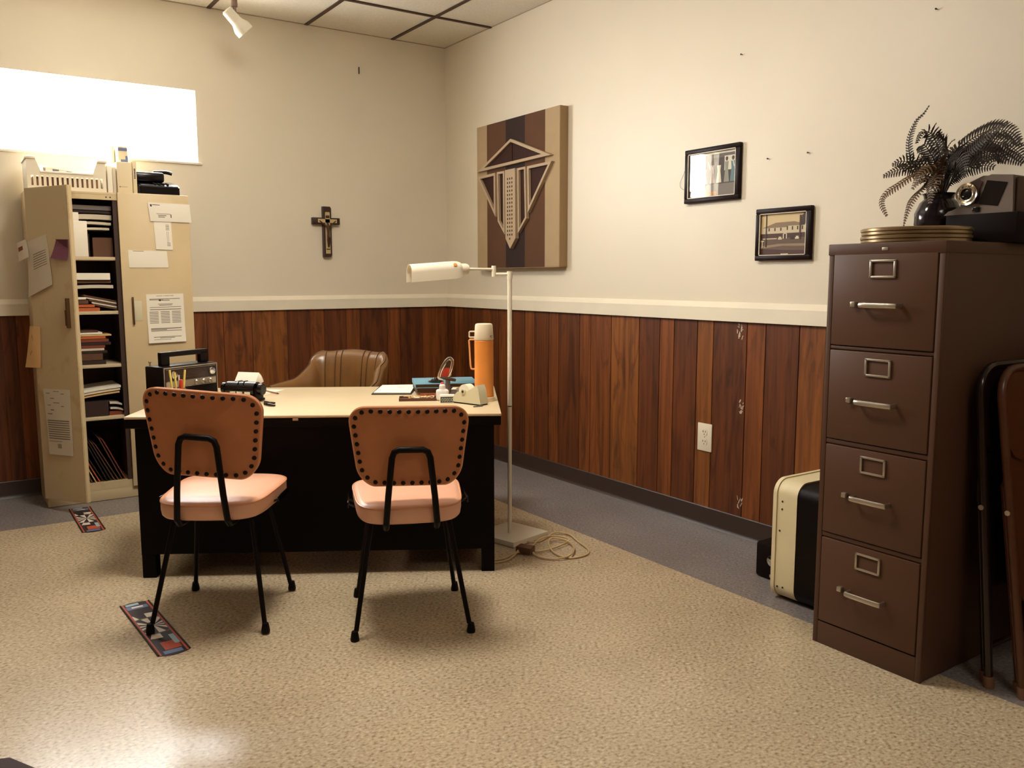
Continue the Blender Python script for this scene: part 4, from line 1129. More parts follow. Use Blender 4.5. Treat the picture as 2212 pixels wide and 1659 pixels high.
bx(b, 0.022, 0.066, 0.030, 0.054, RH, RH + 0.050, 0.003); bx(b, RW - 0.066, RW - 0.022, 0.030, 0.054, RH, RH + 0.050, 0.003); bx(b, 0.022, RW - 0.022, 0.030, 0.054, RH + 0.038, RH + 0.060, 0.003)
obj('carry_handle', b, 'radio', t)
b = nb(); cyl(b, (0.012, RD - 0.02, RH), (0.012, RD - 0.02, RH + 0.014), 0.003, seg=10); cyl(b, (0.012, RD - 0.02, RH + 0.014), (0.012, RD - 0.02, RH + 0.02), 0.006, seg=10); obj('antenna', b, 'alu', t)

# pencil cup
t = dthing('pencil_cup', 'small dark cup of pens standing in front of the radio', 'pencil cup', 0.14, 0.235)
b = nb(); lathe(b, [(0, 0), (0.03, 0), (0.032, 0.003), (0.033, 0.085), (0.030, 0.085), (0.029, 0.006), (0, 0.006)], 28); obj('cup', b, 'brownf', t)
for (x, y, dx, dy, L_, r_, m, l) in ((-0.016, 0.0, -0.014, 0.0, 0.162, 0.0045, 'yellow', 'yellow marker at the left rim of the pencil cup'), (-0.004, 0.008, -0.010, 0.004, 0.150, 0.0045, 'yellow', 'second yellow marker in the pencil cup, just right of the leftmost'), (0.006, -0.004, 0.004, -0.002, 0.140, 0.003, 'paper', 'thin white pen in the middle of the pencil cup'), (0.016, 0.004, 0.016, 0.002, 0.162, 0.0045, 'yellow', 'yellow marker leaning right in the pencil cup'), (0.0195, -0.012, 0.001, -0.004, 0.122, 0.0075, 'red', 'short red capped marker at the right rim of the pencil cup')):
    p = dl(0.14, 0.235); q_ = nb(); rot = Matrix.Rotation(DROT, 3, 'Z')
    a = rot @ Vector((x, y, 0.008)); c = rot @ Vector((x + dx, y + dy, L_)); cyl(q_, p + a, p + c, r_, seg=10)
    single('marker_pen', q_, m, l, 'pen', 'pens in the pencil cup')

# rotary card file
t = dthing('card_file', 'black rotary card file with white cards raised, on the desk right of the radio', 'card file', 0.365, 0.43, math.radians(-20))
b = nb(); bx(b, -0.08, 0.08, -0.05, 0.05, 0, 0.012, 0.004); bx(b, -0.085, -0.075, -0.03, 0.03, 0.012, 0.06, 0.004); bx(b, 0.075, 0.085, -0.03, 0.03, 0.012, 0.06, 0.004); obj('stand', b, 'black', t)
b = nb(); tube(b, [(-0.073, 0, 0.052), (0.073, 0, 0.052)], 0.036, 28); obj('drum', b, 'blackg', t)
for s in (-1, 1):
    b = nb(); lathe(b, [(0.026, 0), (0.026, 0.016), (0.022, 0.019), (0, 0.02)], 24, (s * 0.086, 0, 0.055), axis=(s, 0, 0)); obj('knob', b, 'blackg', t)
for k in range(9):
    a = math.radians(62 - k * 5); b = nb()
    c = Vector((0.0, 0.036 * math.cos(a), 0.052 + 0.036 * math.sin(a))); d = Vector((0, math.cos(a) * 0.8 , 0.5 * math.sin(a) + 0.05)).normalized()
    p0_, p1_ = c, c + d * 0.050
    f = [b.verts.new(x) for x in ((-0.055, p0_.y, p0_.z), (0.055, p0_.y, p0_.z), (0.055, p1_.y, p1_.z), (-0.055, p1_.y, p1_.z))]
    b.faces.new(f); r_ = bmesh.ops.extrude_face_region(b, geom=b.faces[:]); bmesh.ops.translate(b, verts=[v for v in r_['geom'] if isinstance(v, bmesh.types.BMVert)], vec=(0, -0.001, 0.001))
    obj('card', b, 'paper', t)
b = nb()
for x in (-0.045, -0.01, 0.03): bx(b, x, x + 0.028, -0.0375, -0.0355, 0.030, 0.046)
obj('index_tabs', b, 'paper', t)
for x in (-0.02, 0.008): 
    b = nb(); bx(b, x, x + 0.005, -0.034, 0.03, 0.088, 0.091); obj('divider', b, 'blackg', t)

# ------------------------------------------------------------------ crucifix
t = thing('crucifix', 'dark wooden crucifix with a metal figure hanging on the left wall', 'crucifix', (-0.925, 0, 1.37))
b = nb()
def chamf(pts, y0, y1): prism(b, pts, lambda u, v, d: (u, d, v), y0, y1)
v_ = [(-0.0275, 0), (0.02, 0), (0.0275, 0.012), (0.0275, 0.318), (0.02, 0.33), (-0.0275, 0.33)]
chamf(v_, -0.032, 0.0)
bx(b, -0.102, 0.088, -0.0325, -0.001, 0.213, 0.257, 0.003)
obj('cross', b, 'darkwood', t)
b = nb(); bx(b, -0.016, 0.016, -0.0345, -0.0325, 0.022, 0.292); bx(b, -0.066, 0.066, -0.0345, -0.0325, 0.224, 0.248); bx(b, -0.012, 0.012, -0.036, -0.0325, 0.276, 0.294)
obj('inlay', b, 'brass', t)
for za, zb_ in ((0.047, 0.054), (0.254, 0.272)):
    b = nb(); bx(b, -0.0135, 0.0135, -0.0352, -0.0344, za, zb_); obj('inlay_band', b, 'darkwood', t)
# figure: one skinned body
me = bpy.data.meshes.new('figure')
V = [(0, -0.042, 0.135), (0, -0.044, 0.165), (0, -0.043, 0.195), (0, -0.044, 0.212), (-0.006, -0.047, 0.226),
     (-0.018, -0.042, 0.206), (-0.038, -0.039, 0.222), (-0.058, -0.037, 0.238), (0.018, -0.042, 0.206), (0.038, -0.039, 0.222), (0.058, -0.037, 0.238),
     (-0.005, -0.045, 0.118), (-0.003, -0.044, 0.085), (-0.001, -0.040, 0.062), (0.006, -0.047, 0.116), (0.006, -0.044, 0.084), (0.003, -0.041, 0.062)]
E_ = [(0, 1), (1, 2), (2, 3), (3, 4), (2, 5), (5, 6), (6, 7), (2, 8), (8, 9), (9, 10), (0, 11), (11, 12), (12, 13), (0, 14), (14, 15), (15, 16)]
me.from_pydata(V, E_, []); me.materials.append(M['fig'])
fo = bpy.data.objects.new('figure', me); C.objects.link(fo); fo.parent = t
mod = fo.modifiers.new('skin', 'SKIN')
rad = [0.0095, 0.009, 0.012, 0.005, 0.0085, 0.0055, 0.0042, 0.0035, 0.0055, 0.0042, 0.0035, 0.007, 0.005, 0.0035, 0.007, 0.005, 0.0035]
for i, r_ in enumerate(rad): me.skin_vertices[0].data[i].radius = (r_, r_)
me.skin_vertices[0].data[0].use_root = True
sb = fo.modifiers.new('sub', 'SUBSURF'); sb.levels = 1; sb.render_levels = 2

# ------------------------------------------------------------------ striped emblem panel
t = thing('emblem_panel', 'large padded panel with brown stripes and a pointed tan emblem on the right wall', 'wall panel', (0, -0.98, 1.296))
y0, y1, z0, z1 = -0.525, -1.432, 1.296, 2.217
edges = [y0, -0.647, -0.869, -1.08, -1.29, y1]
b = nb()
for i, mi in enumerate((0, 1, 2, 1, 0)): bx(b, -0.06, -0.002, edges[i + 1], edges[i], z0, z1, mi=mi)
bx(b, -0.0585, -0.002, y1 - 0.004, y1, z0, z1, mi=3); bx(b, -0.0585, -0.002, y1, y0, z0 - 0.004, z0, mi=3)
obj('striped_board', b, ['st_l', 'st_m', 'st_d', 'st_side'], t, True)
PF = lambda u, v, d: (-0.06 - d, u, v)
def inset(poly, d):
    n = len(poly); out = []
    A_ = sum(poly[i][0] * poly[(i + 1) % n][1] - poly[(i + 1) % n][0] * poly[i][1] for i in range(n))
    sg = 1 if A_ > 0 else -1
    lines = []
    for i in range(n):
        x0_, y0_ = poly[i]; x1_, y1_ = poly[(i + 1) % n]; l = math.hypot(x1_ - x0_, y1_ - y0_)
        nx, ny = -(y1_ - y0_) / l * sg, (x1_ - x0_) / l * sg
        lines.append((x0_ + nx * d, y0_ + ny * d, (x1_ - x0_) / l, (y1_ - y0_) / l))
    for i in range(n):
        ax, ay, adx, ady = lines[i - 1]; bx_, by_, bdx, bdy = lines[i]
        den = adx * bdy - ady * bdx
        s = ((bx_ - ax) * bdy - (by_ - ay) * bdx) / den
        out.append((ax + adx * s, ay + ady * s))
    return out
def framed(name, poly, wdt, dark=True):
    inn = inset(poly, wdt); n = len(poly); b = nb()
    for (dd, rev) in ((0.022, False),):
        A0 = [b.verts.new(PF(u, v, 0)) for u, v in poly]; A1 = [b.verts.new(PF(u, v, dd)) for u, v in poly]
        B0 = [b.verts.new(PF(u, v, 0)) for u, v in inn]; B1 = [b.verts.new(PF(u, v, dd)) for u, v in inn]
        for i in range(n):
            j = (i + 1) % n
            b.faces.new((A0[i], A0[j], A1[j], A1[i])); b.faces.new((B0[i], B1[i], B1[j], B0[j])); b.faces.new((A1[i], A1[j], B1[j], B1[i]))
    o = obj(name, b, 'em', t, True)
    b = nb(); prism(b, inn, PF, 0.0, 0.006); obj('dark_fill', b, 'em_in', o, True)
    return o
ro = framed('roof_triangle', [(-0.953, 2.089), (-0.557, 1.925), (-1.376, 1.943)], 0.017)
b = nb(); prism(b, [(-0.950, 2.06), (-0.953, 2.06), (-0.953, 1.945), (-0.950, 1.945)], PF, 0.006, 0.010); obj('centre_rib', b, 'em_in', ro, True)
framed('side_triangle', [(-0.563, 1.893), (-0.776, 1.9), (-0.778, 1.622)], 0.016)
framed('side_triangle', [(-1.134, 1.903), (-1.382, 1.907), (-1.142, 1.625)], 0.016)
framed('pillar', [(-0.798, 1.902), (-0.882, 1.901), (-0.886, 1.504), (-0.806, 1.591)], 0.014)
framed('pillar', [(-1.028, 1.902), (-1.115, 1.904), (-1.126, 1.592), (-1.035, 1.505)], 0.014)
b = nb(); prism(b, [(-0.896, 1.903), (-1.009, 1.905), (-1.014, 1.476), (-0.954, 1.413), (-0.903, 1.478)], PF, 0.0, 0.026); cp = obj('central_spire', b, 'em', t, True)
b = nb()
for r_ in range(16):
    for c_ in range(3):
        if r_ == 15 and c_ != 1: continue
        yy = -0.9275 - 0.0245 * c_; zz = 1.846 - 0.0247 * r_
        prism(b, rrect(0.010, 0.014, 0.004, 3, yy, zz), PF, 0.026, 0.0266)
obj('window_dots', b, 'em_in', cp, True)

# ------------------------------------------------------------------ framed photographs
def frame_thing(name, label, yl, yr, zt, zb, fw_, dep):
    t = thing(name, label, 'picture', (0, (yl + yr) / 2, zb), 0, 'framed photographs on the right wall')
    b = nb()
    for (a0, a1, c0, c1) in ((yr, yl, zt - fw_, zt), (yr, yl, zb, zb + fw_), (yl - fw_, yl, zb + fw_, zt - fw_), (yr, yr + fw_, zb + fw_, zt - fw_)): bx(b, -dep, -0.001, a0, a1, c0, c1, 0.003)
    obj('frame', b, 'framew', t, True)
    i = fw_; w = 0.0035; b = nb()
    for (a0, a1, c0, c1) in ((yr + i, yl - i, zt - i - w, zt - i), (yr + i, yl - i, zb + i, zb + i + w), (yl - i - w, yl - i, zb + i, zt - i), (yr + i, yr + i + w, zb + i, zt - i)): bx(b, -dep - 0.001, -dep + 0.006, a0, a1, c0, c1)
    obj('inner_lip', b, 'gilt', t, True)
    return t
def layers(t, yl, yr, zt, zb, xf, shapes, mats, name='photograph'):
    """flat colour shapes in 0..1 picture coordinates, each a hair in front of the last"""
    b = nb()
    for k, (poly, mi) in enumerate(shapes):
        x = xf - 0.00006 * k
        f = b.faces.new([b.verts.new((x, yl + (yr - yl) * u, zb + (zt - zb) * v)) for u, v in poly]); f.material_index = mi
    return obj(name, b, mats, t, True)
def R4(u0, v0, u1, v1): return [(u0, v0), (u1, v0), (u1, v1), (u0, v1)]
yl, yr, zt, zb = -2.397, -2.742, 1.846, 1.590
t = frame_thing('framed_photo', 'black framed colour photograph of women in long gowns on the right wall', yl, yr, zt, zb, 0.022, 0.022)
cols = [mat('ph_' + str(i), c, 0.6) for i, c in enumerate([(96, 84, 78), (60, 46, 46), (118, 108, 100), (214, 208, 186), (196, 176, 162), (172, 152, 142), (226, 214, 186), (140, 140, 122), (86, 118, 124), (70, 40, 34), (52, 30, 28), (176, 112, 52), (120, 132, 128), (230, 220, 200)])]
sh = [(R4(0, 0, 1, 1), 0), (R4(0, 0, 1, 0.26), 2), (R4(0, 0.95, 1, 1), 13), (R4(0.0, 0.27, 0.3, 0.9), 12), (R4(0.5, 0.27, 0.76, 0.86), 1), (R4(0.75, 0.55, 1, 0.88), 3), (R4(0.76, 0.27, 1, 0.56), 1)]
def lady(u, h, mi, hair=10):
    g = [(u - 0.055, 0.29), (u + 0.055, 0.29), (u + 0.03, 0.29 + h * 0.55), (u + 0.04, 0.29 + h * 0.82), (u - 0.04, 0.29 + h * 0.82), (u - 0.03, 0.29 + h * 0.55)]
    hd = [(u + 0.022 * math.cos(a), 0.29 + h * 0.91 + 0.04 * math.sin(a)) for a in [2 * PI * k / 10 for k in range(10)]]
    hr = [(u + 0.028 * math.cos(a), 0.29 + h * 0.94 + 0.042 * math.sin(a)) for a in [2 * PI * k / 10 for k in range(10)]]
    return [(hr, hair), (hd, 9), (g, mi)]
for (u, h, mi) in ((0.33, 0.40, 4), (0.50, 0.5, 5), (0.64, 0.48, 6), (0.80, 0.56, 7), (0.93, 0.56, 8)): sh += lady(u, h, mi)
sh += [([(0.44, 0.62), (0.46, 0.62), (0.41, 0.80), (0.395, 0.79)], 4), ([(0.49, 0.66), (0.51, 0.66), (0.53, 0.52), (0.515, 0.52)], 13), ([(0.92, 0.75), (0.935, 0.75), (0.965, 0.62), (0.95, 0.62)], 13), (R4(0.05, 0.02, 0.6, 0.1), 11), (R4(0.1, 0.04, 0.16, 0.085), 13), (R4(0.24, 0.05, 0.3, 0.09), 13)]
layers(t, yl - 0.026, yr + 0.026, zt - 0.026, zb + 0.026, -0.010, sh, cols)
b = nb()
y_a, y_b = yl - 0.023, yr + 0.023
f = [(-0.0155, y_a, zb + 0.023), (-0.0155, y_b, zb + 0.023), (-0.0155, y_b, zt - 0.023), (-0.0155, y_a, zt - 0.023)]
prism(b, [(y_a, zb + 0.023), (y_b, zb + 0.023), (y_b, zt - 0.023), (y_a, zt - 0.023)], lambda u, v, d: (-0.0150 - d, u, v), 0, 0.001)
obj('glass_pane', b, M['pglass'], t, True)
b = nb(); tube(b, spline([(-0.01, -2.396, 1.77), (-0.006, -2.375, 1.735), (-0.004, -2.352, 1.70), (-0.004, -2.355, 1.675), (-0.006, -2.38, 1.662), (-0.01, -2.398, 1.664)], 6), 0.0007, 5); obj('hanging_wire', b, 'inkd', t, True)

yl, yr, zt, zb = -2.848, -3.142, 1.534, 1.305
t = frame_thing('framed_photo', 'black framed sepia photograph of a long building on the right wall', yl, yr, zt, zb, 0.022, 0.022)
cols = [mat('sp_' + str(i), c, 0.6) for i, c in enumerate([(206, 182, 136), (132, 110, 84), (198, 182, 150), (72, 40, 30), (96, 74, 56), (60, 38, 28), (140, 118, 94), (216, 202, 172)])]
sh = [(R4(0, 0, 1, 1), 0), (R4(0, 0, 1, 0.42), 4), ([(0, 0.16), (0.5, 0.22), (1, 0.2), (1, 0.26), (0.4, 0.27), (0, 0.22)], 6), ([(0, 0), (1, 0), (1, 0.10), (0.5, 0.12), (0, 0.16)], 3), (R4(0.03, 0.50, 0.62, 0.67), 2), (R4(0.6, 0.52, 0.98, 0.70), 2), (R4(0.0, 0.41, 1, 0.52), 3),
      ([(0.03, 0.66), (0.33, 0.78), (0.73, 0.79), (0.95, 0.72), (0.95, 0.69), (0.6, 0.69), (0.6, 0.66)], 1)]
for u in (0.17, 0.30, 0.43): sh.append((R4(u, 0.58, u + 0.028, 0.655), 5))
for u in (0.57, 0.68, 0.79, 0.89): sh.append((R4(u, 0.59, u + 0.026, 0.675), 5))
sh += [(R4(0.5, 0.39, 0.58, 0.52), 5), (R4(0.495, 0.39, 0.515, 0.5), 7), (R4(0.562, 0.39, 0.58, 0.5), 7), ([(0.49, 0.5), (0.585, 0.5), (0.54, 0.54)], 2), (R4(0.05, 0.385, 0.36, 0.41), 2)]
for (u, mi) in ((0.39, 2), (0.65, 5), (0.76, 7)): sh += [(R4(u, 0.37, u + 0.085, 0.41), mi), (R4(u + 0.015, 0.41, u + 0.07, 0.44), mi)]
sh += [(R4(0.11, 0.2, 0.135, 1.0), 5), (R4(0.84, 0.36, 0.875, 0.93), 3), (R4(0.03, 0.18, 0.055, 0.35), 7), (R4(0.01, 0.33, 0.08, 0.36), 7), (R4(0.46, 0.0, 0.62, 0.03), 7)]
for k in range(16):
    u, v = 0.9 + 0.09 * ((k * 37) % 10) / 10, 0.72 + 0.27 * ((k * 53) % 17) / 17; sh.append(([(u + 0.035 * math.cos(2 * PI * j / 6), v + 0.03 * math.sin(2 * PI * j / 6)) for j in range(6)], 5))
sh = [([(min(1, max(0, u)), min(1, max(0, v))) for u, v in p], m) for p, m in sh]
layers(t, yl - 0.024, yr + 0.024, zt - 0.024, zb + 0.024, -0.012, sh, cols)

# ------------------------------------------------------------------ wall outlet
t = thing('wall_outlet', 'ivory double power outlet on the wood panelling of the right wall', 'outlet', (-0.008, -2.568, 0.378))
b = nb(); bx(b, -0.0145, -0.0082, -2.614, -2.522, 0.378, 0.516, 0.002); obj('cover_plate', b, 'outlet', t, True)
for zc in (0.472, 0.424):
    b = nb(); prism(b, rrect(0.034, 0.036, 0.014, 6, -2.568, zc), lambda u, v, d: (-0.0145 - d, u, v), 0, 0.002); s_ = obj('socket', b, 'outlet', t, True)
    b = nb(); bx(b, -0.0172, -0.0166, -2.5775, -2.5745, zc - 0.001, zc + 0.009); bx(b, -0.0172, -0.0166, -2.5615, -2.5585, zc - 0.001, zc + 0.009); bx(b, -0.0172, -0.0166, -2.570, -2.566, zc - 0.012, zc - 0.007); obj('slots', b, 'inkd', s_, True)
b = nb(); lathe(b, [(0.003, 0), (0.0025, 0.001), (0, 0.0012)], 10, (-0.0145, -2.568, 0.448), axis=(-1, 0, 0)); obj('screw', b, 'alu', t, True)

# ------------------------------------------------------------------ cream storage cabinet
SX0, SX1, SF, SZ = -2.69, -1.893, -0.365, 1.69
sc = thing('storage_cabinet', 'tall worn cream steel storage cabinet with one door open under the window', 'cabinet', ((SX0 + SX1) / 2, -0.19, 0))
b = nb()
bx(b, SX0, SX0 + 0.012, SF, -0.025, 0.004, SZ, 0.002); bx(b, SX1 - 0.012, SX1, SF, -0.025, 0.004, SZ, 0.002)
bx(b, SX0 + 0.012, SX1 - 0.012, SF, -0.025, SZ - 0.014, SZ, 0.002); bx(b, SX0 + 0.012, SX1 - 0.012, SF, SF + 0.015, SZ - 0.04, SZ - 0.014)
bx(b, SX0 + 0.012, SX1 - 0.012, SF + 0.004, -0.025, 0.06, 0.104); 
bx(b, SX0, SX1, SF + 0.004, SF + 0.016, 0.002, 0.062, 0.001)
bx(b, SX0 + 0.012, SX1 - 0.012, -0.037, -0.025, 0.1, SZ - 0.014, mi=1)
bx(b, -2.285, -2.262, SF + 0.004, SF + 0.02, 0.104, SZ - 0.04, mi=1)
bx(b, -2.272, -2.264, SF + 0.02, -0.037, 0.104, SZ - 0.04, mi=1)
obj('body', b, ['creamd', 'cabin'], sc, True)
b = nb()
for x in (-2.315, -2.295): lathe(b, [(0.004, 0), (0.003, 0.001), (0, 0.001)], 10, (x, SF, SZ - 0.026), axis=(0, -1, 0))
obj('bolt_holes', b, 'inkd', sc, True)
SH = [1.345, 1.052, 0.760, 0.470]
for z in SH:
    b = nb(); bx(b, SX0 + 0.014, -2.273, SF + 0.012, -0.038, z - 0.018, z, 0.002); obj('shelf', b, 'shelf', sc, True)
# right door (closed)
b = nb(); bx(b, -2.262, SX1 + 0.001, SF - 0.016, SF - 0.001, 0.066, SZ + 0.002, 0.003); rdoor = obj('door', b, 'cream', sc, True)
b = nb(); bx(b, -2.2185, -2.2095, SF - 0.034, SF - 0.0165, 0.975, 1.128, 0.003); bx(b, -2.209, -2.168, SF - 0.0185, SF - 0.0165, 0.995, 1.105, 0.001, mi=1); obj('handle', b, ['bronze', 'tapec'], rdoor, True)
# left door (open)
hin = Vector((-2.70, -0.37, 0)); dd_ = Vector((0.165, -0.32, 0)).normalized(); dn = Vector((dd_.y, -dd_.x, 0))   # dn points out of the door's outer face
def LD(u, z, off=0.0): return hin + dd_ * u + dn * off + Vector((0, 0, z))
def door_box(bm, u0, u1, z0, z1, o0, o1, mi=0, zr0=None, zr1=None):
    zr0 = z0 if zr0 is None else zr0; zr1 = z1 if zr1 is None else zr1
    vs = [bm.verts.new(LD(u, z, o)) for (u, z, o) in ((u0, z0, o0), (u1, zr0, o0), (u1, zr1, o0), (u0, z1, o0), (u0, z0, o1), (u1, zr0, o1), (u1, zr1, o1), (u0, z1, o1))]
    fs = [bm.faces.new([vs[i] for i in q]) for q in ((0, 3, 2, 1), (4, 5, 6, 7), (0, 1, 5, 4), (1, 2, 6, 5), (2, 3, 7, 6), (3, 0, 4, 7))]
    setmi(fs, mi)
b = nb(); door_box(b, -0.004, 0.350, 0.055, SZ, -0.024, 0.0, zr0=0.074)
bmesh.ops.bevel(b, geom=b.edges[:], offset=0.003, segments=2, affect='EDGES'); ldoor = obj('door', b, 'creamd', sc, True)
b = nb(); door_box(b, 0.303, 0.313, 0.98, 1.13, 0.0005, 0.018); door_box(b, 0.272, 0.302, 0.99, 1.07, 0.0005, 0.003); obj('handle', b, 'bronze', ldoor, True)

# papers on the doors
def rq(pts, off=0.0): return [(x, SF - 0.0172 - off, z) for x, z in pts]
tick = [(0.06 + 0.3 * c, 0.06 + 0.3 * c + 0.24, 0.36 + 0.032 * k, 0.012) for k in range(8) for c in range(3)]
paper_sheet('notice_sheet', 'long printed notice to employees taped on the right door of the storage cabinet', 'notice', rq([(-2.143, 1.141), (-1.945, 1.144), (-1.943, 0.872), (-2.143, 0.868)]), 'paper', 0.002, 0.012,
            [(0.08, 0.9, 0.095, 0.012), (0.08, 0.45, 0.115, 0.01), (0.30, 0.7, 0.2, 0.01), (0.33, 0.68, 0.225, 0.012), (0.08, 0.92, 0.265, 0.01), (0.08, 0.92, 0.31, 0.014)] + tick + [(0.08, 0.9, 0.70, 0.018), (0.08, 0.5, 0.725, 0.014), (0.08, 0.9, 0.75, 0.012), (0.14, 0.88, 0.875, 0.012), (0.3, 0.7, 0.895, 0.012), (0.14, 0.6, 0.93, 0.008)],
            [('NOTICE TO EMPLOYEES', 0.5, 0.04, 0.46)], nrm=(0, -1, 0))
nt_ = bpy.data.objects['notice_sheet']
b = nb(); bx(b, -2.078, -2.066, SF - 0.0195, SF - 0.019, 1.103, 1.112); bx(b, -2.064, -2.02, SF - 0.0195, SF - 0.019, 1.106, 1.109); obj('letterhead', b, 'inkd', nt_, True)
paper_sheet('window_envelope', 'white window envelope stuck at the top of the right cabinet door', 'envelope', rq([(-2.112, 1.646), (-1.889, 1.643), (-1.882, 1.542), (-2.10, 1.543)], 0.004), 'paper', 0.003, 0.0, [(0.05, 0.09, 0.1, 0.12), (0.1, 0.28, 0.11, 0.03), (0.17, 0.5, 0.58, 0.02), (0.5, 0.52, 0.6, 0.18), (0.2, 0.4, 0.66, 0.03), (0.2, 0.36, 0.74, 0.03)], nrm=(0, -1, 0), thick=0.002, ink='inkd')
paper_sheet('tall_envelope', 'white envelope hung upright below the window envelope on the right cabinet door', 'envelope', rq([(-2.084, 1.545), (-1.992, 1.545), (-1.989, 1.388), (-2.078, 1.389)]), 'paper', 0.003, 0.002, [(0.66, 0.86, 0.12 + 0.035 * k, 0.014) for k in range(6)] + [(0.68, 0.88, 0.75 + 0.035 * k, 0.014) for k in range(4)] + [(0.70, 0.715, 0.35, 0.4), (0.78, 0.795, 0.35, 0.4)], nrm=(0, -1, 0), thick=0.002)
paper_sheet('blank_envelope', 'blank cream envelope on the right cabinet door, lowest of its three envelopes', 'envelope', rq([(-2.224, 1.384), (-2.022, 1.380), (-2.017, 1.289), (-2.222, 1.288)]), 'paper', 0.003, 0.0, [(0.12, 0.4, 0.03, 0.03)], nrm=(0, -1, 0), thick=0.002)
def lq(pts, off=0.002): return [LD(u, z, off) for u, z in pts]
paper_sheet('typed_letter', 'folded typed letter hanging crooked on the open left cabinet door', 'letter', lq([(0.001, 1.418), (0.16, 1.452), (0.193, 1.198), (-0.012, 1.133)]), 'paper2', 0.006, 0.006, [(0.3, 0.9, 0.28 + 0.045 * k, 0.014) for k in range(7)], nrm=dn)
paper_sheet('small_note', 'small grey note with a dark stamp overhanging the left edge of the open cabinet door', 'note', lq([(-0.079, 1.412), (-0.002, 1.43), (0.025, 1.34), (-0.062, 1.315)], 0.010), 'paper2', 0.004, 0.006, [(0.1, 0.62, 0.28, 0.22)], nrm=dn, ink='rustf')
paper_sheet('purple_note', 'folded purple note stuck on the open left cabinet door', 'note', lq([(0.241, 1.425), (0.338, 1.422), (0.334, 1.318), (0.195, 1.332)]), 'purple', 0.004, 0.008, nrm=dn)
b = nb(); prism(b, [(0.241, 1.425), (0.338, 1.422), (0.336, 1.38)], lambda u, v, d: LD(u, v, d), 0.0078, 0.0086); obj('folded_corner', b, 'purpled', bpy.data.objects['purple_note'], True, label='dark folded corner')
paper_sheet('manila_strip', 'narrow peach paper strip hanging off the left edge of the open cabinet door', 'paper strip', lq([(-0.026, 0.982), (0.06, 0.98), (0.05, 0.765), (-0.081, 0.762)], 0.004), 'manila', 0.006, 0.006, [(0.3, 0.34, 0.2, 0.5), (0.4, 0.43, 0.25, 0.4)], nrm=dn)
paper_sheet('form_sheet', 'long folded form with rows of small print low on the open left cabinet door', 'form', lq([(0.047, 0.655), (0.268, 0.662), (0.27, 0.316), (0.070, 0.308)]), 'paper2', 0.004, 0.004, [(0.38, 0.6, 0.03, 0.008), (0.1, 0.25, 0.06, 0.01), (0.66, 0.78, 0.065, 0.01), (0.25, 0.4, 0.135, 0.012), (0.36, 0.6, 0.2, 0.01), (0.12, 0.26, 0.24, 0.01), (0.66, 0.76, 0.25, 0.012), (0.24, 0.38, 0.31, 0.014), (0.1, 0.3, 0.37, 0.012)] + [(0.06, 0.92, 0.47 + 0.034 * k, 0.014) for k in range(9)] + [(0.05, 0.6, 0.79, 0.008)] + [(0.4, 0.56, 0.83 + 0.018 * k, 0.01) for k in range(4)], nrm=dn)

# contents of the open side
def flat(name, label, cat, x0, x1, y0, y1, z, h, ms, rz=0.0, tilt=0.0, group=None, bend=0.0):
    bm = nb(); n = 8
    w, d = x1 - x0, y1 - y0
    G = []
    for s in (0, 1):
        g = []
        for i in range(n + 1):
            u = i / n; zz = bend * math.sin(PI * u) + (h if s else 0) + tilt * u * w
            g.append([bm.verts.new((-w / 2 + w * u, -d / 2 + d * j, zz)) for j in (0, 1)])
        G.append(g)
    for i in range(n):
        bm.faces.new((G[0][i][0], G[0][i][1], G[0][i + 1][1], G[0][i + 1][0])); bm.faces.new((G[1][i][0], G[1][i + 1][0], G[1][i + 1][1], G[1][i][1]))
        for j in (0, 1): bm.faces.new((G[0][i][j], G[0][i + 1][j], G[1][i + 1][j], G[1][i][j]))
    for i in (0, n): bm.faces.new((G[0][i][0], G[0][i][1], G[1][i][1], G[1][i][0]))
    o = obj(name, bm, ms); o.location = ((x0 + x1) / 2, (y0 + y1) / 2, z); o.rotation_euler = (0, 0, rz)
    return tag(o, label, cat, group)
# shelf 1
z = SH[0]
t = thing('white_box', 'narrow white box at the front left of the top shelf inside the open cabinet', 'box', (-2.47, -0.325, z))
b = nb(); bx(b, -2.53, -2.415, -0.35, -0.30, z + 0.0005, z + 0.19, 0.002); obj('carton', b, 'paper', t, True)
b = nb(); bx(b, -2.53, -2.452, -0.345, -0.305, z + 0.19, z + 0.235, 0.002); obj('flap', b, 'paper', t, True)
flat('archive_box', 'dark box under the rumpled papers on the top cabinet shelf', 'box', -2.60, -2.40, -0.29, -0.05, z + 0.0005, 0.125, 'darkf')
flat('archive_box', 'small brown box at the right side of the top cabinet shelf', 'box', -2.385, -2.285, -0.30, -0.06, z + 0.0005, 0.105, 'brownf')
zz = z + 0.1265
lab = ['lowest rumpled paper bundle on the top cabinet shelf', 'grey paper bundle bent over the lowest one on the top cabinet shelf', 'thick grey magazine in the top cabinet shelf pile', 'dark folder near the top of the top cabinet shelf pile', 'grey blue folder topmost on the top cabinet shelf pile']
for k, (l, x0, x1, h, m, tl, bd) in enumerate(zip(lab, (-2.58, -2.57, -2.56, -2.60, -2.61), (-2.30, -2.29, -2.285, -2.285, -2.285), (0.012, 0.014, 0.026, 0.012, 0.024), ('paper2', 'paper2', 'paper2', 'darkf', 'greypad'), (0.07, 0.05, 0.03, 0.01, -0.01), (0.008, 0.010, 0.006, 0.004, 0.0))):
    flat('paper_bundle', l, 'papers', x0, x1, -0.31, -0.06, zz, h, m, 0, tl, 'papers on the top cabinet shelf', bd)
    zz += h + 0.012 + (0.008 if k < 2 else 0.0)
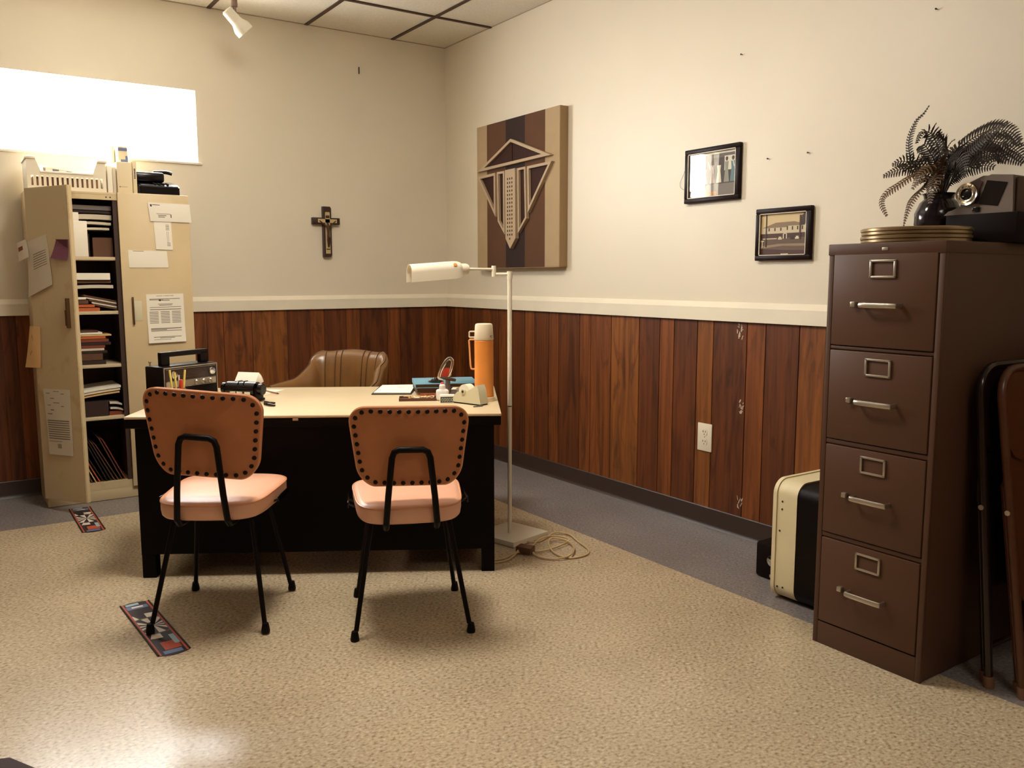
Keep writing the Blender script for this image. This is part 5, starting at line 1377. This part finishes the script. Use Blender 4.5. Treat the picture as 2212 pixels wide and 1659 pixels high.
# shelf 2
z = SH[1]; zz = z + 0.0005
for l, x1, h, m in (('orange folder lowest on the second cabinet shelf', -2.375, 0.018, 'orangef'), ('orange folder second from the bottom on the second cabinet shelf', -2.40, 0.014, 'orangef'), ('brown folder above the orange ones on the second cabinet shelf', -2.43, 0.02, 'brownf'), ('white papers above the brown folder on the second cabinet shelf', -2.44, 0.012, 'paper')):
    flat('file_folder', l, 'folder', -2.60, x1, -0.34, -0.08, zz, h, m, 0, 0, 'folders on the second cabinet shelf'); zz += h + 0.004
for k in range(5):
    flat('magazine', ['lowest', 'second', 'middle', 'fourth', 'topmost'][k] + ' fanned brown magazine at the right of the second cabinet shelf', 'magazine', -2.40 - 0.012 * k, -2.287, -0.335 + 0.004 * k, -0.07, z + 0.03 + 0.013 * k, 0.008, ['brownf', 'paper2', 'brownf', 'paper2', 'brownf'][k], 0, -0.22, 'fanned magazines on the second cabinet shelf')
flat('paper_bundle', 'sagging grey papers below the ream on the second cabinet shelf', 'papers', -2.60, -2.30, -0.33, -0.06, z + 0.108, 0.018, 'paper2', 0, 0.05, None, 0.008)
flat('paper_bundle', 'brown papers directly under the white ream on the second cabinet shelf', 'papers', -2.60, -2.31, -0.33, -0.06, z + 0.150, 0.014, 'brownf', 0, 0.01)
t = flat('paper_ream', 'thick white ream of paper on top of the second cabinet shelf pile', 'paper ream', -2.60, -2.315, -0.345, -0.06, z + 0.170, 0.036, 'paper', 0, 0.0)
# shelf 3
z = SH[2]; zz = z + 0.0005
L3 = [('dark brown book lowest on the third cabinet shelf', -2.36, 0.022, 'darkf'), ('grey brown box second from the bottom on the third cabinet shelf', -2.375, 0.036, 'brownf'), ('dark folder third from the bottom on the third cabinet shelf', -2.35, 0.012, 'darkf'), ('white folder in the middle of the third cabinet shelf pile', -2.365, 0.012, 'paper2'), ('rust red folder just above the white one on the third cabinet shelf', -2.36, 0.014, 'rustf'), ('dark folder between rust red folders on the third cabinet shelf', -2.33, 0.014, 'darkf'), ('rust red folder below the orange one on the third cabinet shelf', -2.34, 0.016, 'rustf'), ('orange folder, fourth from the top on the third cabinet shelf', -2.355, 0.012, 'orangef'), ('peach orange folder sticking out third from the top on the third cabinet shelf', -2.325, 0.008, 'manila'), ('white sheet sheaf second from the top on the third cabinet shelf', -2.37, 0.01, 'paper'), ('thin brown folder topmost on the third cabinet shelf', -2.39, 0.008, 'brownf')]
for l, x1, h, m in L3:
    flat('file_folder', l, 'folder', -2.62, x1, -0.34, -0.07, zz, h, m, 0, 0, 'folders on the third cabinet shelf'); zz += h + 0.0022
# shelf 4
z = SH[3]
flat('archive_box', 'dark box on the fourth cabinet shelf under the white sheets', 'box', -2.62, -2.36, -0.33, -0.06, z + 0.0005, 0.085, 'darkf')
for k, (l, m, h) in enumerate((('cream papers, lowest of the tilted sheaf on the fourth cabinet shelf', 'manila', 0.008), ('white papers, middle of the tilted sheaf on the fourth cabinet shelf', 'paper3', 0.01), ('white papers topmost in the tilted sheaf on the fourth cabinet shelf', 'paper', 0.012))):
    flat('paper_bundle', l, 'papers', -2.60, -2.30 + 0.004 * k, -0.335, -0.06, z + 0.088 + 0.014 * k, h, m, 0, 0.13, 'tilted papers on the fourth cabinet shelf', 0.004)
for l, x0, x1, zo, m in (('crumpled note upper of two beside the dark box on the fourth cabinet shelf', -2.352, -2.29, 0.066, 'paper2'), ('crumpled note lower of two beside the dark box on the fourth cabinet shelf', -2.35, -2.285, 0.036, 'paper2')):
    flat('crumpled_note', l, 'note', x0, x1, -0.33, -0.20, z + zo, 0.01, m, 0, -0.2, None, 0.004)
flat('rust_folder', 'thick rust brown folder lying at the right bottom of the fourth cabinet shelf', 'folder', -2.355, -2.285, -0.32, -0.08, z + 0.0005, 0.022, 'rustf')
# bottom: leaning folders
z = 0.104
NF = 15
for k in range(NF):
    xb = -2.562 + k * 0.0188; hgt = 0.21 + 0.012 * ((k * 7) % 4); lean = 0.105
    m = ['darkf', 'brownf', 'darkf', 'orangef', 'brownf', 'darkf', 'rustf', 'brownf'][(k * 5) % 8] if k != 6 else 'manila'
    bm = nb(); prism(bm, [(xb, z + 0.001), (xb + 0.006, z + 0.001), (xb + 0.006 - lean, z + hgt), (xb - lean, z + hgt)], lambda u, v, d: (u, d, v), -0.345 + 0.003 * (k % 3), -0.08)
    single('upright_folder', bm, m, 'worn upright file folder leaning left in the row on the bottom cabinet shelf', 'folder', 'leaning folders on the bottom cabinet shelf')

# on top of the cabinet
t = thing('storage_basket', 'white plastic basket on the left of the cabinet top under the window', 'basket', (-2.49, -0.21, SZ))
b = nb()
bx0, bx1, by0, by1 = -2.68, -2.305, -0.34, -0.10
th = 0.004
def slat_wall(bm, x0, x1, y, n):
    bx(bm, x0, x1, y, y + th, SZ + 0.004, SZ + 0.02); bx(bm, x0, x1, y, y + th, SZ + 0.072, SZ + 0.092)
    for k in range(n):
        xx = x0 + (x1 - x0) * (k + 0.5) / n; bx(bm, xx - (x1 - x0) / n * 0.28, xx + (x1 - x0) / n * 0.28, y, y + th, SZ + 0.02, SZ + 0.072)
    # high corners with a dipped middle
    for (xa, xb2, xc) in ((x0, x0 + 0.04, x0 + 0.065), (x1, x1 - 0.04, x1 - 0.065)):
        prism(bm, [(xa, SZ + 0.092), (xc, SZ + 0.092), (xb2, SZ + 0.165), (xa, SZ + 0.165)], lambda u, v, d: (u, d, v), y, y + th)
slat_wall(b, bx0, bx1, by0, 16); slat_wall(b, bx0, bx1, by1 - th, 16)
for x in (bx0, bx1 - th): bx(b, x, x + th, by0 + th, by1 - th, SZ + 0.004, SZ + 0.165)
bx(b, bx0, bx1, by0, by1, SZ + 0.0005, SZ + 0.004)
rimp = [(bx0, by0), (bx1, by0), (bx1, by1), (bx0, by1)]
obj('basket', b, 'basketm', t, True)
b = nb()
for (xa, xb2) in ((bx0 - 0.006, bx0 + 0.042), (bx1 - 0.042, bx1 + 0.006)): bx(b, xa, xb2, by0 - 0.007, by0 + 0.006, SZ + 0.155, SZ + 0.168, 0.002)
bx(b, bx0 + 0.062, bx1 - 0.062, by0 - 0.005, by0 + 0.006, SZ + 0.086, SZ + 0.096, 0.002)
for x in (bx0 - 0.004, bx1 - 0.006): bx(b, x, x + 0.010, by0, by1, SZ + 0.155, SZ + 0.168, 0.002)
obj('rim', b, 'basketm', t, True)
b = nb(); bx(b, -2.65, -2.32, -0.27, -0.13, SZ + 0.0045, SZ + 0.072, 0.002)  # added box; its brown stands for shade behind the slats
single('gap_shade_box', b, 'brownf', 'brown box added under the white carton to darken the gaps between basket slats', 'box')
t = thing('carton_sheet', 'white carton with a grey printed label tipped inside the plastic basket', 'box', (-2.48, -0.22, SZ + 0.006))
b = nb(); prism(b, [(-2.64, SZ + 0.0725), (-2.33, SZ + 0.0725), (-2.33, SZ + 0.105), (-2.64, SZ + 0.135)], lambda u, v, d: (u, d, v), -0.29, -0.15); obj('carton', b, 'paper', t, True)
b = nb(); prism(b, [(-2.60, SZ + 0.096), (-2.40, SZ + 0.080), (-2.40, SZ + 0.100), (-2.60, SZ + 0.122)], lambda u, v, d: (u, d, v), -0.2915, -0.2902); lb_ = obj('printed_label', b, 'paper2', t, True)
b = nb()
for (u0, u1) in ((-2.598, -2.588), (-2.555, -2.525), (-2.49, -2.462), (-2.425, -2.405)):
    z_ = SZ + 0.121 - (u0 + 2.6) * 0.11; prism(b, [(u0, z_ - 0.022), (u1, z_ - 0.023), (u1, z_ - 0.004), (u0, z_ - 0.002)], lambda u, v, d: (u, d, v), -0.2925, -0.2916)
obj('print', b, 'greypad', lb_, True)
def topbox(name, label, cat, x0, x1, y0, y1, h, m, g=None): 
    bm = nb(); bx(bm, x0, x1, y0, y1, SZ + 0.0005, SZ + h, 0.002); return single(name, bm, m, label, cat, g)
topbox('white_binder', 'slim white binder standing between the basket and the tall box file on the cabinet', 'binder', -2.297, -2.272, -0.33, -0.1, 0.145, 'paper')
topbox('grey_binder', 'thin grey binder squeezed left of the tall box file on the cabinet', 'binder', -2.269, -2.252, -0.32, -0.1, 0.142, 'paper2')
t = thing('box_file', 'tall cream box file with a blue and white label standing on the cabinet', 'box file', (-2.21, -0.24, SZ))
b = nb(); bx(b, -2.249, -2.172, -0.335, -0.1, SZ + 0.0005, SZ + 0.17, 0.002); obj('case', b, 'paper3', t, True)
b = nb(); bx(b, -2.247, -2.234, -0.20, -0.12, SZ + 0.17, SZ + 0.27, 0.001); obj('paper_sheet', b, 'paper2', t, True)
b = nb(); bx(b, -2.23, -2.178, -0.28, -0.14, SZ + 0.17, SZ + 0.262, 0.008); inn = obj('folder_insert', b, 'paper3', t, True)
b = nb(); bx(b, -2.227, -2.180, -0.2815, -0.2805, SZ + 0.236, SZ + 0.252); bx(b, -2.216, -2.180, -0.2815, -0.2805, SZ + 0.176, SZ + 0.190); bx(b, -2.192, -2.180, -0.2815, -0.2805, SZ + 0.19, SZ + 0.21); obj('blue_print', b, 'dbl', inn, True)
b = nb(); bx(b, -2.24, -2.234, -0.3362, -0.3352, SZ + 0.034, SZ + 0.040); bx(b, -2.233, -2.20, -0.3362, -0.3352, SZ + 0.036, SZ + 0.0375); obj('small_print', b, 'ink', t, True)
t = thing('thin_manual', 'thin cream manual with spine print right of the tall box file', 'book', (-2.158, -0.24, SZ))
b = nb(); bx(b, -2.168, -2.148, -0.33, -0.12, SZ + 0.0005, SZ + 0.178, 0.001); obj('cover', b, 'paper3', t, True)
b = nb()
for k in range(7): bx(b, -2.162, -2.154, -0.3312, -0.3302, SZ + 0.085 + 0.008 * k, SZ + 0.090 + 0.008 * k)
obj('spine_print', b, 'inkd', t, True)
t = thing('desk_phone', 'black office telephone with handset on the right of the cabinet top', 'telephone', (-2.04, -0.21, SZ))
b = nb()
prism(b, [(-0.335, SZ + 0.001), (-0.335, SZ + 0.052), (-0.31, SZ + 0.062), (-0.16, SZ + 0.092), (-0.10, SZ + 0.092), (-0.10, SZ + 0.001)], lambda u, v, d: (d, u, v), -2.135, -1.925)
bmesh.ops.bevel(b, geom=b.edges[:], offset=0.006, segments=3, affect='EDGES'); obj('phone_body', b, 'blackg', t, True)
b = nb(); box(b, (-2.068, -0.19, SZ + 0.108), (0.165, 0.13, 0.055), 0.014, seg=3); obj('upper_deck', b, 'blackg', t, True)
b = nb(); tube(b, spline([(-2.02, -0.15, SZ + 0.146), (-1.965, -0.18, SZ + 0.146), (-1.93, -0.19, SZ + 0.138)], 5), 0.0105, 12); obj('handset', b, 'blackg', t, True)
b = nb()
for i in range(4):
    for j in range(3): box(b, (-2.05 + 0.022 * i, -0.31 + 0.02 * j, SZ + 0.065 + 0.004 * j), (0.013, 0.011, 0.006), 0.001, seg=1)
obj('keypad', b, 'black', t, True)

# ------------------------------------------------------------------ dartboard-printed strips on the floor
def dart_strip(p, W, Lh, rz, label, ex):
    """shallow curved card: concave ends, red side bands, half dartboard print"""
    t = thing('dartboard_strip', label, 'printed strip', (p[0], p[1], 0.0), rz, 'dartboard printed strips on the floor')
    dish = 0.16 * W
    def endcurve(u): return dish * (1 - (2 * u - 1) ** 2)
    def pt(u, v, off=0.0):     # u 0..1 across, v 0..1 along (far to near)
        x = (u - 0.5) * W; y = Lh / 2 - v * Lh + endcurve(u) * (1 - 2 * 0) * (1 if v < 0.5 else -1) * (abs(v - 0.5) * 2) ** 6
        return Vector((x, y, 0.0015 + off))
    b = nb(); n, m = 12, 24
    G = [[b.verts.new(pt(i / n, j / m)) for i in range(n + 1)] for j in range(m + 1)]
    for j in range(m):
        for i in range(n): b.faces.new((G[j][i], G[j + 1][i], G[j + 1][i + 1], G[j][i + 1]))
    r_ = bmesh.ops.extrude_face_region(b, geom=b.faces[:]); bmesh.ops.translate(b, verts=[v for v in r_['geom'] if isinstance(v, bmesh.types.BMVert)], vec=(0, 0, -0.001))
    card = obj('card', b, 'ddk', t)
    def patch(u0, u1, v0, v1, mname, off, name, sk=0.0):
        q = nb()
        for k in range(6):
            a0, a1 = v0 + (v1 - v0) * k / 6, v0 + (v1 - v0) * (k + 1) / 6
            q.faces.new([q.verts.new(pt(max(0.08, min(0.92, uu + sk * (vv - v0))) if name == 'print' else uu, vv, off)) for uu, vv in ((u0, a0), (u1, a0), (u1, a1), (u0, a1))])
        return obj(name, q, mname, card)
    for u0, u1 in ((0.0, 0.10), (0.90, 1.0)): patch(u0, u1, 0, 1, 'dred', 0.0006, 'red_band')
    # dartboard sectors: an ellipse centred on the card
    q = nb()
    cx_, cy_ = 0.53, 0.48 - ex
    def clipu(P, lo, hi):
        for lim, sg in ((lo, 1), (hi, -1)):
            out = []
            for k in range(len(P)):
                a, c = P[k - 1], P[k]; da, dc = sg * (a[0] - lim), sg * (c[0] - lim)
                if (da >= 0) != (dc >= 0):
                    f = da / (da - dc); out.append((lim, a[1] + (c[1] - a[1]) * f))
                if dc >= 0: out.append(c)
            P = out
            if not P: break
        return P
    def ringpoly(bm_, r0, r1, k0, k1, off):
        st = [k0 + (k1 - k0) * i / 3 for i in range(4)]
        P = [(cx_ + r0 * math.cos(2 * PI * t_ / 20), cy_ + r0 * math.sin(2 * PI * t_ / 20) * W / Lh) for t_ in st] + [(cx_ + r1 * math.cos(2 * PI * t_ / 20), cy_ + r1 * math.sin(2 * PI * t_ / 20) * W / Lh) for t_ in reversed(st)]
        P = clipu(P, 0.105, 0.895)
        if len(P) > 2: bm_.faces.new([bm_.verts.new(pt(u, v, off)) for u, v in P])
    for k in range(20):
        if k % 2 == 0: ringpoly(q, 0.05, 0.78, k, k + 1, 0.0007)
        elif not 1 <= k <= 4: ringpoly(q, 0.88, 1.3, k, k + 1, 0.0007)
    obj('dartboard_rays', q, 'dlt', card)
    q = nb()
    for k in range(20): ringpoly(q, 0.79, 0.86, k, k + 1, 0.0009)
    obj('dartboard_ring', q, 'greypad', card)
    patch(0.3, 0.85, 0.80, 0.93, 'dred', 0.0008, 'dart_flight', 0.6)
    patch(0.2, 0.8, 0.94, 0.985, 'dbl', 0.0010, 'blue_patch')
    patch(0.72, 0.89, 0.70, 0.86, 'dteal', 0.0011, 'teal_patch')
    patch(0.16, 0.62, 0.015, 0.05, 'dteal', 0.0008, 'teal_patch'); patch(0.12, 0.86, 0.06, 0.12, 'dbl', 0.0007, 'blue_patch'); patch(0.3, 0.7, 0.075, 0.10, 'dlt', 0.0010, 'cream_patch')  # last patch is plain cream colour
    for u in (0.0, 1.0):
        q = nb(); cyl(q, pt(u, 0.0, 0.002), pt(u, 1.0, 0.002), 0.003, seg=8); obj('rolled_edge', q, 'edge', t)
    return t
dart_strip((-2.556, -2.352), 0.10, 0.53, math.radians(3), 'larger dartboard printed strip lying on the floor under the left orange chair', 0.0)
dart_strip((-2.552, -0.715), 0.10, 0.50, 0.0, 'dartboard printed strip lying on the floor in front of the storage cabinet', 0.0)

# ------------------------------------------------------------------ table corner at the lower left
t = thing('side_table', 'dark brown wooden table whose corner shows at the lower left', 'table', (-3.3, -4.5, 0))
b = nb()
c0 = Vector((-3.083, -4.098, 0.55)); ed = Vector((0.48, -0.88, 0)).normalized(); en = Vector((-0.88, -0.48, 0)).normalized()
def TB(a, c, z): return c0 + ed * a + en * c + Vector((0, 0, z))
poly = [(0, 0), (0.5, 0), (0.5, 0.6), (0, 0.6)]
prism(b, [(0.02, 0), (0.5, 0), (0.5, 0.6), (0, 0.6), (0, 0.02)], lambda u, v, d: TB(u, v, d), -0.03, 0.0)
obj('table_top', b, 'tablew', t, True)
for a, c in ((0.03, 0.03), (0.43, 0.03), (0.43, 0.53), (0.03, 0.53)):
    b = nb(); prism(b, [(a, c), (a + 0.04, c), (a + 0.04, c + 0.04), (a, c + 0.04)], lambda u, v, d: TB(u, v, d), -0.55, -0.03); obj('leg', b, 'tablew', t, True)

# ------------------------------------------------------------------ daylight, camera, view
w = bpy.data.worlds.new('World'); scene.world = w; w.use_nodes = True
bg = w.node_tree.nodes['Background']
bg.inputs['Color'].default_value = (0.96, 0.97, 0.96, 1); bg.inputs['Strength'].default_value = 34.0
li = bpy.data.lights.new('window_daylight', 'AREA'); li.shape = 'RECTANGLE'; li.size = WX1 - WX0; li.size_y = WZ1 - WZ0
li.cycles.is_portal = True
lo = bpy.data.objects.new('window_daylight', li); C.objects.link(lo)
lo.location = ((WX0 + WX1) / 2, 0.155, (WZ0 + WZ1) / 2); lo.rotation_euler = (-PI / 2, 0, 0)

cam = bpy.data.cameras.new('camera'); co = bpy.data.objects.new('camera', cam); C.objects.link(co)
cam.sensor_fit = 'HORIZONTAL'; cam.sensor_width = 36.0; cam.lens = 1834.45 / 2212 * 36.0
cam.clip_start = 0.05
yaw, pit, roll = math.radians(34.0294), math.radians(7.1080), math.radians(-0.0606)
fw_ = Vector((math.cos(pit) * math.sin(yaw), math.cos(pit) * math.cos(yaw), -math.sin(pit)))
r0 = Vector((math.cos(yaw), -math.sin(yaw), 0)); u0 = r0.cross(fw_)
rr = r0 * math.cos(roll) + u0 * math.sin(roll); uu = -r0 * math.sin(roll) + u0 * math.cos(roll)
co.matrix_world = Matrix(((rr.x, uu.x, -fw_.x, -3.1149), (rr.y, uu.y, -fw_.y, -5.4608), (rr.z, uu.z, -fw_.z, 1.2286), (0, 0, 0, 1)))
scene.camera = co
vs = scene.view_settings
vs.view_transform = 'Standard'; vs.look = 'None'; vs.gamma = 1.0; vs.exposure = 0.88; vs.use_curve_mapping = False
scene.cycles.use_denoising = True
scene.cycles.max_bounces = 8
scene.cycles.sample_clamp_indirect = 8.0
